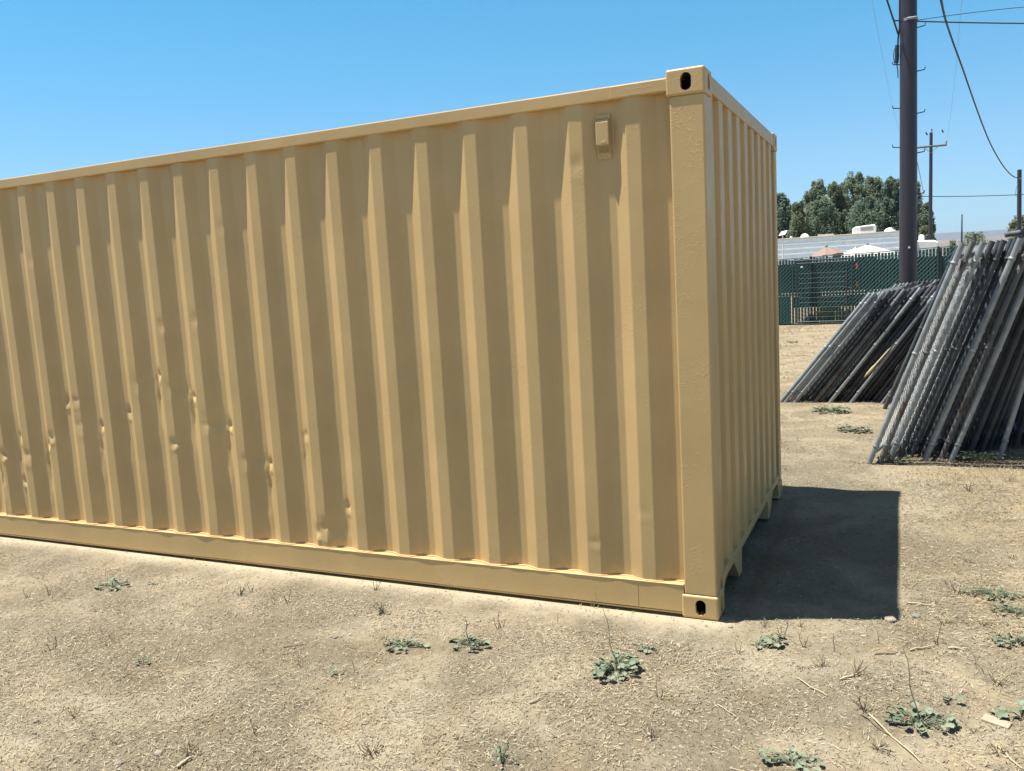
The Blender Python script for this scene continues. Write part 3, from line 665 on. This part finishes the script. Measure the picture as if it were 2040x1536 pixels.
q = at(1942, 484, 60); tp = at(1942, 469, 60); b = MB(); b.tube([(q.x, 60, 0), (q.x, 60, tp.z)], .09, 8); b.tube([(q.x, 60, tp.z), (q.x, 60, tp.z+.1)], .13, 8); tag(b.build('vent_stack', M_GALV2), 'pale grey vent pipe standing in front of the small round tree', 'vent pipe')

# ------------------------------------------------------------------ trees
def leafmat(name, c1, c2):
    m = mat(name, c1, .75, col2=c2, vscale=.9, detail=6); n = m.node_tree.nodes; L = m.node_tree.links; n['Principled BSDF'].inputs['Specular IOR Level'].default_value = .2
    tr_ = n.new('ShaderNodeBsdfTranslucent'); mx_ = n.new('ShaderNodeMixShader'); mx_.inputs[0].default_value = .48
    L.new(n['Principled BSDF'].inputs['Base Color'].links[0].from_socket, tr_.inputs[0]); L.new(n['Principled BSDF'].outputs[0], mx_.inputs[1]); L.new(tr_.outputs[0], mx_.inputs[2]); L.new(mx_.outputs[0], n['Material Output'].inputs[0]); return m
M_LEAF = [leafmat('tree_leaves', (.17, .215, .14), (.27, .31, .205)), leafmat('tree_leaves_dark', (.13, .185, .14), (.21, .27, .18)), leafmat('tree_leaves_light', (.16, .195, .11), (.24, .27, .16))]
M_BARK = mat('bark', (.10, .08, .06), .9)
def tree(px_, topy, wpx, Y, lab, mi, seed, base_z=0, n=22000, leaf=.20, conical=True):
    tp = at(px_, topy, Y); dist = (tp-CL).length; H = tp.z; Rr = wpx/1680*dist/2
    rg = np.random.default_rng(seed); t = thing('tree', lab, 'tree', (tp.x, Y, 0), 'trees beyond the trailers')
    b = MB(); b.tube([(0, 0, 0), (.1, 0, H*.35), (0, .1, H*.7), (0, 0, H*.93)], [.28, .2, .1, .03], 8)
    for k in range(9):
        a = rg.uniform(0, 6.28); z = H*rg.uniform(.2, .65); b.tube([(0, 0, z), (math.cos(a)*Rr*.5, math.sin(a)*Rr*.5, z+H*.1), (math.cos(a)*Rr*.8, math.sin(a)*Rr*.8, z+H*.22)], [.09, .05, .02], 6)
    b.build('trunk', M_BARK, t)
    nc = 150; cz = rg.uniform(.12, .97, nc); cz[:5] = (.97, .93, .9, .86, .82); prof_ = np.sqrt(np.clip(1-((cz-.42)/.60)**2, .03, 1)) if conical else np.sqrt(np.clip(1-((cz-.55)/.5)**2, .03, 1))
    ang = rg.uniform(0, 6.283, nc); rr_ = Rr*prof_*rg.uniform(.35, .95, nc)*.8; cc = np.stack([np.cos(ang)*rr_, np.sin(ang)*rr_, cz*H], 1); cr = Rr*rg.uniform(.14, .36, nc)*np.where(cz > .8, .55, 1)
    idx = rg.integers(0, nc, n); dirs = rg.normal(size=(n, 3)); dirs /= np.linalg.norm(dirs, axis=1)[:, None]
    p = cc[idx]+dirs*(cr[idx]*rg.uniform(.45, 1.08, n)**.6)[:, None]*np.array([1, 1, 1.7])
    p[:, 2] = np.clip(p[:, 2], .4, H+.1)
    nrm = dirs*.8+rg.normal(size=(n, 3))*.6+np.array([0, 0, .3]); nrm /= np.linalg.norm(nrm, axis=1)[:, None]
    e1 = np.cross(nrm, rg.normal(size=(n, 3))); e1 /= np.linalg.norm(e1, axis=1)[:, None]; e2 = np.cross(nrm, e1); s = (leaf*rg.uniform(.5, 1.2, n))[:, None]
    V = np.stack([p-e1*s, p-e2*s*.6, p+e1*s, p+e2*s*.6], 1); quads_np('crown', V, M_LEAF[mi], t)
i = 0
for (x, y, wpx, Y, mi, lab) in ((1556, 386, 66, 92, 1, 'dark tree tucked against the container edge'), (1590, 402, 46, 88, 2, 'low light green tree second from the container edge'),
    (1627, 360, 74, 97, 0, 'tall tree rising above the left end of the trailer'), (1662, 364, 56, 94, 2, 'slim tree between the two tall left trees'), (1700, 344, 80, 96, 0, 'tallest tree, above the trailer air conditioner'),
    (1740, 352, 66, 99, 0, 'tree just left of the big pole with a pointed top'), (1776, 352, 60, 95, 1, 'dark tree right behind the left edge of the big pole'), (1818, 364, 64, 97, 0, 'tree showing just right of the big pole'), (1846, 404, 34, 94, 1, 'narrow dark tree behind the far pole'),
    (1640, 400, 70, 90, 1, 'lower dark tree in front of the tall left trees'), (1726, 395, 80, 90, 1, 'lower dark tree in front of the tallest tree'), (1842, 450, 26, 80, 2, 'small bright shrub like tree right of the trailer')):
    i += 1; tree(x, y, wpx, Y, lab, mi, i, leaf=.12)
tree(1942, 464, 54, 150, 'small round tree alone on the horizon at right', 0, 31, n=2200, leaf=.2, conical=False)
tree(1478+420, 478, 22, 170, 'tiny distant tree left of the round tree on the horizon', 1, 33, n=800, leaf=.2, conical=False)
tree(2034, 432, 54, 88, 'green tree at the right edge behind the wooden post', 0, 35, n=3600, leaf=.17, conical=False)
# hills
def ridge(Y, spec, m, name, seed):
    b = MB(); V = []; n = 160; x0, x1 = -Y*1.2, Y*1.4
    for i in range(n+1):
        x = x0+(x1-x0)*i/n; h = spec*(1+.35*noise.noise((x/Y*6, seed, 0))+.12*noise.noise((x/Y*25, seed, 2)))
        V += [(x, Y-h*5, -2), (x, Y-h*2, h*.55+h*.12*noise.noise((x/Y*40, 4, seed))), (x, Y, h), (x, Y+h*4, -2)]
    b.add(V, [(4*i+k, 4*i+k+1, 4*i+k+5, 4*i+k+4) for i in range(n) for k in range(3)], True); o = b.build(name, m); o['kind'] = 'structure'
ridge(4200, 62, mat('dry_hills', (.17, .125, .10), .95, var=.15, vscale=.003), 'hills', 3)
ridge(9500, 215, mat('far_hills', (.09, .085, .08), .95), 'hills', 9)

# ------------------------------------------------------------------ haze
b = MB(); b.box(-15500, 15500, -4000, 15500, -3, 420); hz = b.build('haze', None); hz['kind'] = 'stuff'
hm = bpy.data.materials.new('air'); hm.use_nodes = True; hn = hm.node_tree; hn.nodes.remove(hn.nodes['Principled BSDF'])
pv = hn.nodes.new('ShaderNodeVolumePrincipled'); pv.inputs['Color'].default_value = (.62, .76, .95, 1); pv.inputs['Density'].default_value = HAZE; pv.inputs['Anisotropy'].default_value = .2
hn.links.new(pv.outputs[0], hn.nodes['Material Output'].inputs['Volume']); hz.data.materials.append(hm)
# ------------------------------------------------------------------ ground litter
rg = np.random.default_rng(7)
def pnoise(x, y, s, o): return np.array([noise.noise((a*s, c*s, o)) for a, c in zip(x, y)])
def on_ground(n, x0, x1, y0, y1, sel=None):
    x = rg.uniform(x0, x1, n); y = rg.uniform(y0, y1, n)
    keep = ~((x < .0) & (y > -.03) & (y < 2.45))
    x, y = x[keep], y[keep]
    if sel is not None:
        k = rg.uniform(size=len(x)) < sel(x, y); x, y = x[k], y[k]
    return x, y, np.array([ground_h(a, c) for a, c in zip(x, y)])
def straws(x, y, z, lmin, lmax, wd, up, name, m, kindstuff=True):
    n = len(x); th = rg.uniform(0, 6.283, n); L_ = rg.uniform(lmin, lmax, n); el = rg.uniform(0, up, n)
    d = np.stack([np.cos(th)*np.cos(el), np.sin(th)*np.cos(el), np.sin(el)], 1); c = np.stack([x, y, z+.002+rg.uniform(0, .004, n)], 1)
    sd = np.stack([-np.sin(th), np.cos(th), rg.uniform(-.5, .8, n)], 1)*(wd*rg.uniform(.5, 1, n))[:, None]; bend = np.cross(d, [0, 0, 1.])*(L_*rg.uniform(-.10, .10, n))[:, None]
    p0 = c; p1 = c+d*(L_*.5)[:, None]+bend; p2 = c+d*L_[:, None]
    V = np.concatenate([np.stack([p0-sd, p0+sd, p1+sd, p1-sd], 1), np.stack([p1-sd, p1+sd, p2+sd*.5, p2-sd*.5], 1)])
    o = quads_np(name, V, m); o['kind'] = 'stuff'; return o
def dens(x, y):
    k = .16+1.7*np.clip(pnoise(x, y, .9, 2)+.12, 0, 1)+1.3*np.clip(pnoise(x, y, 3.1, 5), 0, 1)+.9*np.clip(pnoise(x, y, 9., 8), 0, 1)
    k = np.where((y > -.28) & (y < 0) & (x < .2), k*.12, k)
    k = np.where((x > .85) & (y > -1.2), k*1.5, k); k = np.where((x > 0) & (x < .8) & (y > .25) & (y < 2.7), .05, k)
    return np.clip(k, 0, 1)
x, y, z = on_ground(70000, -6.5, 2.6, -2.6, 0.4, dens); straws(x, y, z, .006, .026, .0014, .45, 'straw_litter', M_STRAW)
x, y, z = on_ground(90000, -6.5, 2.6, -2.6, 0.4, dens); straws(x, y, z, .006, .024, .0017, .55, 'dead_grass_litter', M_STRAWD)
x, y, z = on_ground(52000, .0, 4.2, .3, 9, lambda a, c: dens(a, c)*.9); straws(x, y, z, .01, .034, .0013, .4, 'straw_litter', M_STRAW)
x, y, z = on_ground(60000, -1, 4.2, .3, 9, lambda a, c: dens(a, c)*.8); straws(x, y, z, .01, .035, .0022, .6, 'dead_grass_litter', M_STRAWD)
x, y, z = on_ground(420, -6, 2.4, -2.4, -.2, dens); straws(x, y, z, .035, .08, .0013, .2, 'straw_litter', M_STRAW)
x, y, z = on_ground(16000, -3, 5, 9, 20, lambda a, c: np.clip(.3+pnoise(a, c, .8, 3)*1.6, 0, 1)); straws(x, y, z, .02, .08, .005, .5, 'straw_litter', M_STRAWD)
x, y, z = on_ground(16000, -3, 5, 9, 20, lambda a, c: np.clip(.4+pnoise(a, c, .7, 6)*1.6, 0, 1)); straws(x, y, z, .02, .09, .005, .5, 'dry_grass', M_GOLD)
# denser dry grass mats: right side and lower left
cx_ = [(1.95, -.1, .35), (1.75, .35, .3), (1.9, -.6, .35), (1.55, -1.0, .3), (2.2, .6, .5), (2.3, 1.5, .6), (1.6, 2.2, .5), (1.3, 3.2, .4), (2.0, 3.5, .4)]
xs_, ys_ = [], []
for (a, c, s_) in cx_: xs_.append(rg.normal(a, s_*.75, 2300)); ys_.append(rg.normal(c, s_*.6, 2300))
x = np.concatenate(xs_); y = np.concatenate(ys_); k = ~((x > -.1) & (x < .85) & (y > .2) & (y < 2.8)); x, y = x[k], y[k]; z = np.array([ground_h(a, c) for a, c in zip(x, y)])
straws(x, y, z, .015, .060, .0011, .9, 'dry_grass', M_GOLD)
# clods
def clods(x, y, z, smin, smax, name, m):
    n = len(x); base = np.array([(1,0,0),(0,1,0),(-1,0,0),(0,-1,0),(0,0,1.),(0,0,-1.)]); tri = np.array([(0,1,4),(1,2,4),(2,3,4),(3,0,4),(1,0,5),(2,1,5),(3,2,5),(0,3,5)])
    s = rg.uniform(smin, smax, n)**1; sc = np.stack([s*rg.uniform(.7, 1.3, n), s*rg.uniform(.7, 1.3, n), s*rg.uniform(.4, .8, n)], 1)
    v = base[None]*sc[:, None, :]*rg.uniform(.75, 1.2, (n, 6, 1)); th = rg.uniform(0, 6.28, n); c, s_ = np.cos(th)[:, None], np.sin(th)[:, None]
    vx = v[:, :, 0]*c-v[:, :, 1]*s_; vy = v[:, :, 0]*s_+v[:, :, 1]*c; v = np.stack([vx, vy, v[:, :, 2]+s[:, None]*.15], 2)+np.stack([x, y, z], 1)[:, None, :]
    o = quads_np(name, v[:, tri, :].reshape(-1, 3, 3), m, k=3); o['kind'] = 'stuff'
M_CLOD = mat('clod', (.22, .175, .125), .95, col2=(.33, .27, .19), vscale=11)
def cd(x, y):
    b_ = np.exp(-((y+.42)/.13)**2)*np.clip(pnoise(x, y, 1.3, 12)+.55, 0, 1)*1.0+.15+.9*np.clip(pnoise(x, y, 1.1, 22), 0, 1)+.6*np.clip(pnoise(x, y, 6, 25), 0, 1)
    return np.clip(np.where((y > -.2) & (x < .2), .03, b_), 0, 1)
x, y, z = on_ground(110000, -6.5, 2.2, -2.5, .1, cd); clods(x, y, z, .003, .0075, 'soil_crumbs', M_CLOD)
x, y, z = on_ground(1600, -6.5, 2.2, -2.5, .1, cd); clods(x, y, z, .006, .015, 'soil_crumbs', M_CLOD)
x, y, z = on_ground(9000, .2, 4, .3, 8, lambda a, c: a*0+.5); clods(x, y, z, .004, .012, 'soil_crumbs', M_CLOD)

# ------------------------------------------------------------------ weeds
def leaf(b, base, th, el, L_, W_, rnd_, curl=.25):
    d = Vector((math.cos(th)*math.cos(el), math.sin(th)*math.cos(el), math.sin(el))); s = Vector((-math.sin(th), math.cos(th), rnd_.uniform(-.4, .4))).normalized(); up = s.cross(d)*-1
    if up.z < 0: up = -up
    rows = [(0, .05), (.15, .35), (.35, .82), (.55, 1.), (.72, .9), (.88, .6), (1, .12)]; vs_ = []
    for i, (t, w_) in enumerate(rows):
        c = base+d*(L_*t)+Vector((0, 0, -1))*(curl*L_*t*t); wv = w_*W_*(1+.18*rnd_.uniform(-1, 1))
        for k, u in enumerate((-1, -.5, 0, .5, 1)):
            rip = up*(.18*W_*abs(u)+.10*W_*rnd_.uniform(-1, 1)*abs(u)); vs_.append(c+s*(wv*u*.5)+rip)
    b.add(vs_, [(5*i+k, 5*i+k+1, 5*i+k+6, 5*i+k+5) for i in range(6) for k in range(4)], True)
def weed(px_, py_, r, n, lab, seed, stem=0, spread=(1, 1), lw=.5, lift=.5, stemdir=(0, 0), lsz=1.):
    q = gnd(px_, py_); z = ground_h(q.x, q.y); rd = random.Random(seed); r *= .88; lsz *= .86; n = int(n*.92); t = thing('weed', lab, 'weed', (q.x, q.y, z), 'green weeds on the dirt')
    b = MB(); st = MB()
    for i in range(n):
        th = rd.uniform(0, 6.283); rr_ = r*math.sqrt(rd.uniform(.02, 1)); x, y = math.cos(th)*rr_*spread[0], math.sin(th)*rr_*spread[1]
        h = rd.uniform(.005, .026)*lift/.5; Lf = rd.uniform(.026, .052)*lsz; el = rd.uniform(-.05, .7)
        st.tube([(x*.15, y*.15, .004), (x*.6, y*.6, h*1.1+.004), (x, y, h)], [.0016, .0014, .001], 5, caps=False)
        leaf(b, Vector((x, y, h)), th+rd.uniform(-.7, .7), el, Lf, Lf*rd.uniform(.6, .95), rd)
    b.build('leaves', M_WEED, t)
    if stem:
        p = [Vector((stemdir[0]*k/6+.006*math.sin(k*1.7), stemdir[1]*k/6, stem*k/6)) for k in range(7)]; st.tube(p, [.0026, .0024, .0022, .002, .0018, .0015, .001], 6)
        for k in (3, 4, 5, 6):
            for j in range(2):
                leaf_b = p[k]; a = rd.uniform(0, 6.28); st.tube([leaf_b, leaf_b+Vector((math.cos(a)*.02, math.sin(a)*.02, .012))], .0009, 4)
    st.build('stems', M_WEEDS, t); return t
weed(222, 1168, .085, 26, 'flat grey green weed on the dirt at left, nearest the container rail there', 1, spread=(1.5, .7), lift=.3)
weed(303, 1166, .018, 5, 'tiny green seedling right of the flat weed at left', 2, lsz=.6)
weed(806, 1288, .085, 30, 'spreading two clump weed left of centre below the container', 3, spread=(1.4, .8), lsz=.85)
weed(934, 1286, .085, 38, 'compact grey green weed at centre with a thin dry stalk', 4, stem=.14, stemdir=(-.01, 0), spread=(1.25, .8), lsz=.85)
weed(1228, 1335, .11, 74, 'largest leafy weed in the foreground with a tall bent green stalk', 5, stem=.24, stemdir=(-.06, .05), spread=(.8, 1.15), lift=.8)
weed(1285, 1292, .04, 10, 'small weed just upper right of the largest leafy weed', 6, lsz=.8)
weed(1510, 1287, .03, 8, 'small pale weed left of a darker twin just below the shadow edge', 7)
weed(1548, 1284, .045, 12, 'small dark leaved weed below the near edge of the container shadow', 8)
weed(1830, 1442, .10, 56, 'big leafy weed at lower right with one tall thin stalk', 9, stem=.27, stemdir=(-.05, .04), spread=(1.2, .8))
weed(1893, 1400, .02, 6, 'lone leaf pair upper right of the big lower right weed', 10)
weed(1985, 1190, .12, 56, 'dense green weed patch in dry grass at the right side', 11, spread=(1.3, .7), lsz=.6)
weed(2025, 1222, .10, 44, 'second dense weed patch at the right edge, nearer than the first', 12, spread=(1.2, .7), lsz=.7)
weed(2012, 1280, .10, 34, 'ragged dark weed at the right edge above the wood block', 13, spread=(1, .6), lsz=.75)
weed(2035, 1428, .06, 12, 'long leaved weed cut by the right edge beside the wood block', 14, lsz=1.3)
weed(1580, 1530, .085, 36, 'weed cut off by the bottom edge right of centre', 15, spread=(1.3, .7), lsz=.8)
weed(1000, 1522, .05, 16, 'thin upright green weed at the bottom edge near the centre', 16, stem=.08, stemdir=(.03, 0), lsz=.5, lift=1.2)
weed(285, 1322, .028, 7, 'small green sprig alone at lower left', 17, lsz=.7)
weed(672, 1346, .018, 4, 'single curled leaf seedling below the rail at lower middle', 18, lsz=.7)
weed(763, 1222, .03, 8, 'small olive weed near the rail overspray, left of centre', 19, lsz=.5, lift=1)
weed(1655, 822, .17, 90, 'green weed patch on the dirt in front of the low panel stack', 20, spread=(1.3, .9), lsz=1.4, lift=.9)
weed(1702, 860, .13, 60, 'second green weed patch, between the two panel stacks', 21, spread=(1.3, .7), lsz=1.3, lift=.9)
weed(1783, 922, .10, 26, 'pale leafy weed at the foot of the tall stack left end', 22, spread=(1.3, .6), lsz=1.2, lift=1)
weed(1948, 918, .16, 60, 'dusty weed tangle at the foot of the tall stack, between its long posts', 23, spread=(1.5, .4), lsz=.8, lift=1.4)
weed(1562, 790, .06, 14, 'small yellow flowered weed at the left foot of the low stack', 24, lsz=1., lift=1.2)
weed(1578, 683, .16, 30, 'low green tuft on bare dirt near the container edge', 25, lsz=1.2)
# dry sprigs
def sprig(n, h, seed, m, bush=1.):
    rd = random.Random(seed); b = MB()
    for i in range(n):
        a = rd.uniform(0, 6.28); p = Vector((rd.uniform(-.006, .006), rd.uniform(-.006, .006), -.003)); pts = [p.copy()]; hh = h*rd.uniform(.5, 1); d = Vector((math.cos(a)*.45*bush, math.sin(a)*.45*bush, 1)).normalized()
        for k in range(4): d = (d+Vector((rd.uniform(-.25, .25), rd.uniform(-.25, .25), .02))).normalized(); p = p+d*hh/4; pts.append(p.copy())
        b.tube(pts, [.0018, .0016, .0013, .001, .0007], 5, caps=False)
        for k in (2, 3):
            if rd.random() < .6: q = pts[k]; b.tube([q, q+Vector((rd.uniform(-1, 1), rd.uniform(-1, 1), rd.uniform(.1, 1))).normalized()*hh*.3], .0009, 4, caps=False)
    return b.build('dry_sprig', m)
protos = [sprig(3, .07, 1, M_STRAWD), sprig(8, .06, 2, M_STRAWD, 1.6), sprig(1, .10, 3, M_STRAWD, .3), sprig(14, .075, 4, M_STRAW, 2.2)]
SP = [(748,1176,1),(762,1222,1),(895,1180,2),(1000,1250,0),(990,1255,0),(1110,1240,2),(1185,1210,0),(1308,1300,0),(705,1338,2),(105,1295,0),(40,1120,2),(55,1190,0),(95,1185,0),(210,1150,2),(480,1185,1),(500,1180,0),(545,1205,0),(575,1200,0),(600,1330,0),(1525,1250,1),(1560,1270,0),(1595,1250,1),(1600,1290,0),(1660,1300,2),(1628,1330,3),(1705,1345,1),(1750,1285,2),(1835,1280,0),(1870,1285,0),(1945,1330,2),(1640,1330,1),(1720,1415,1),(40,1440,0),(150,1425,3),(505,1465,0),(440,1485,2),(1315,1390,0),(1470,1300,0),(1860,1200,3),(1905,1180,3),(1960,1245,3),(1880,1240,3),(1930,980,1),(1960,1000,3),(2010,960,3),(1300,1470,1),(850,1490,0),(740,1500,3),(1930,1120,3),(2015,1110,3),(1985,1360,3),(1940,1460,3),(1990,1500,3),(1750,1490,3),(230,1040+440,3),(380,1500,3)]
used = set(); cells = {}
for i, (x, y, k) in enumerate(SP):
    if k in used: o = protos[k].copy(); C.objects.link(o)
    else: o = protos[k]; used.add(k)
    hz_ = ['at the far left', 'at the left', 'left of centre', 'at the centre', 'under the near container corner', 'below the container shadow', 'right of the container shadow', 'by the right edge'][min(7, int(x/255))]
    vt_ = 'on the dirt near the tall stack' if y < 1040 else 'beyond the corner' if x > 1450 and y < 1290 else 'close to the bottom rail' if y < 1195 else 'a step out from the container' if y < 1290 else 'in the middle foreground' if y < 1400 else 'in the near foreground'
    q = gnd(x, y); o.location = (q.x, q.y, ground_h(q.x, q.y)); o.rotation_euler = (0, 0, i*1.7); s_ = 1+.35*math.sin(i*2.3); o.scale = (s_, s_, s_)
    tag(o, ['thin brown dead stalks', 'low branching brown dead weed', 'single upright dead stalk', 'pale dry grass tuft'][k]+' '+vt_+', '+hz_, 'dry plant', ['thin dead stalks scattered on the dirt', 'branching dead weeds scattered on the dirt', 'single dead stalks scattered on the dirt', 'pale dry grass tufts scattered on the dirt'][k])
for o in list(C.objects):
    if o.get('category') == 'dry plant': cells.setdefault(o['label'], []).append(o)
for l_, os_ in cells.items():
    if len(os_) > 1:
        os_.sort(key=lambda o: o.location.x)
        for n_, o in enumerate(os_): o['label'] = l_+', '+('leftmost' if n_ == 0 else 'rightmost' if n_ == len(os_)-1 else ['second', 'third', 'fourth', 'fifth', 'sixth', 'seventh'][n_-1]+' from left')
# loose sticks
def stick(p, q, r, lab, m=M_STRAW):
    a, c = gnd(*p), gnd(*q); a.z = ground_h(a.x, a.y)+r*1.3; c.z = ground_h(c.x, c.y)+r*1.3; pts = [a.lerp(c, t)+Vector((.003*math.sin(t*7+p[0]), .0025*math.cos(t*5), .004*abs(math.sin(t*6)))) for t in np.linspace(0, 1, 9)]
    b = MB(); b.tube(pts, [r*.9, r, r*.9, r, r*.8, r*.8, r*.7, r*.7, r*.4], 6); tag(b.build('dry_stick', m), lab, 'stick', 'dry sticks lying on the dirt')
stick((1730, 1425), (1835, 1522), .0035, 'long pale straight stalk lying below the left side of the big lower right weed')
stick((1715, 1425), (1770, 1465), .003, 'brown stick lying beside the upper end of the long pale stalk', M_STRAWD)
stick((1585, 1352), (1648, 1389), .003, 'thin pale stalk lying below the container shadow')
stick((1672, 1358), (1715, 1345), .004, 'short pale stick lying at the foot of a dead weed')
stick((1745, 1308), (1803, 1304), .0035, 'dark twig lying flat right of centre below the shadow', M_STRAWD)
stick((1812, 1300), (1862, 1288), .004, 'pale stick lying right of the dark flat twig')
stick((1430, 1408), (1468, 1432), .0025, 'short pale stalk lying left of centre right foreground')
stick((1808, 1203), (1872, 1208), .004, 'pale stick lying by the right edge of the container shadow')
stick((1890, 1293), (1935, 1294), .004, 'pale straight stick lying right of the small stones')
stick((1985, 1490), (2035, 1534), .0035, 'pale stalk lying in the bottom right corner')
stick((1055, 1402), (1080, 1390), .004, 'short pale bark chip near the middle of the foreground')
stick((565, 1290), (610, 1285), .003, 'thin root like stick lying on the dirt below the rail', M_STRAWD)
stick((352, 1533), (385, 1512), .006, 'thick pale stick at the bottom edge at left')
# stones, wood block
def stone(px_, py_, s_, lab, m, flat=.5, seed=0):
    q = gnd(px_, py_); bm = bmesh.new(); bmesh.ops.create_icosphere(bm, subdivisions=3, radius=1)
    for v in bm.verts: v.co *= 1+.28*noise.noise(v.co*1.6+Vector((seed*7, 0, 0)))+.07*noise.noise(v.co*5+Vector((seed, 0, 0))); v.co.z *= flat
    for f in bm.faces: f.smooth = True
    me = bpy.data.meshes.new('stone'); bm.to_mesh(me); bm.free(); o = link('stone', me, m); o.scale = (s_,)*3; o.location = (q.x, q.y, ground_h(q.x, q.y)+s_*flat*.35); o.rotation_euler = (0, 0, seed); tag(o, lab, 'stone', 'small stones on the dirt')
M_ST = mat('pale_stone', (.29, .24, .18), .85, var=.15, vscale=3, bump=.5, bscale=6); M_STG = mat('grey_stone', (.19, .165, .135), .8, var=.2, vscale=3)
for i, (x, y, s_, lab, m) in enumerate(((1295, 1464, .014, 'round pale stone right of centre in the foreground', M_ST), (851, 1387, .012, 'chalky pale pebble at centre foreground', M_ST), (1774, 1236, .028, 'flat pale stone just below the corner of the container shadow', M_ST), (1825, 1228, .02, 'dark stone right of the shadow corner', M_STG), (953, 1237, .014, 'brown clod like stone nearest the rail at centre', M_CLOD), (931, 1243, .014, 'lighter clod left of the brown one at centre', M_ST), (237, 1522, .016, 'grey pebble at the lower left', M_STG), (317, 1503, .018, 'pale angular pebble at the lower left', M_ST), (72, 1437, .012, 'small dark pebble near the left edge', M_STG), (1455, 1190+60, .012, 'cream dusted pebble beside the near corner casting', M_ST), (1900, 1290, .016, 'dark round pebble among sticks at right', M_STG), (668, 1272, .012, 'tiny dark clod below the rail at middle left', M_STG), (585, 1292, .010, 'dark crumb of soil at middle left', M_STG))): stone(x, y, s_, lab, m, .55, i+1)
q = gnd(1985, 1440); b = MB(); b.box(-.045, .045, -.025, .025, -.01, .011); o = b.build('wood_block', mat('pale_wood', (.36, .29, .20), .8, var=.1, vscale=8), None, bevel=.003); o.location = (q.x, q.y, ground_h(q.x, q.y)); o.rotation_euler = (0, .06, -.35); tag(o, 'pale wooden offcut lying in dry grass at the lower right', 'wood block')
q = gnd(1813, 1436); b = MB(); b.box(-.010, .010, -.003, .003, 0, .003); o = b.build('plastic_scrap', mat('red_plastic', (.42, .08, .05), .4), None, bevel=.001); o.location = (q.x-.01, q.y-.04, ground_h(q.x, q.y)+.03); o.rotation_euler = (0, 0, .1); tag(o, 'tiny red plastic scrap caught in the big lower right weed', 'litter')
q = at(2012, 848, 4.2); b = MB(); V = []
for i in range(7):
    for j in range(5): V.append((q.x-.05+i*.016, 4.2+.02*math.sin(i*2+j), q.z-.03+j*.016+.01*math.sin(i*1.7)))
b.add(V, [(i*5+j, i*5+j+1, (i+1)*5+j+1, (i+1)*5+j) for i in range(6) for j in range(4)], True); o = b.build('blue_rag', mat('blue_cloth', (.03, .06, .12), .8)); tag(o, 'faded blue rag caught in the mesh of the tall stack', 'rag')
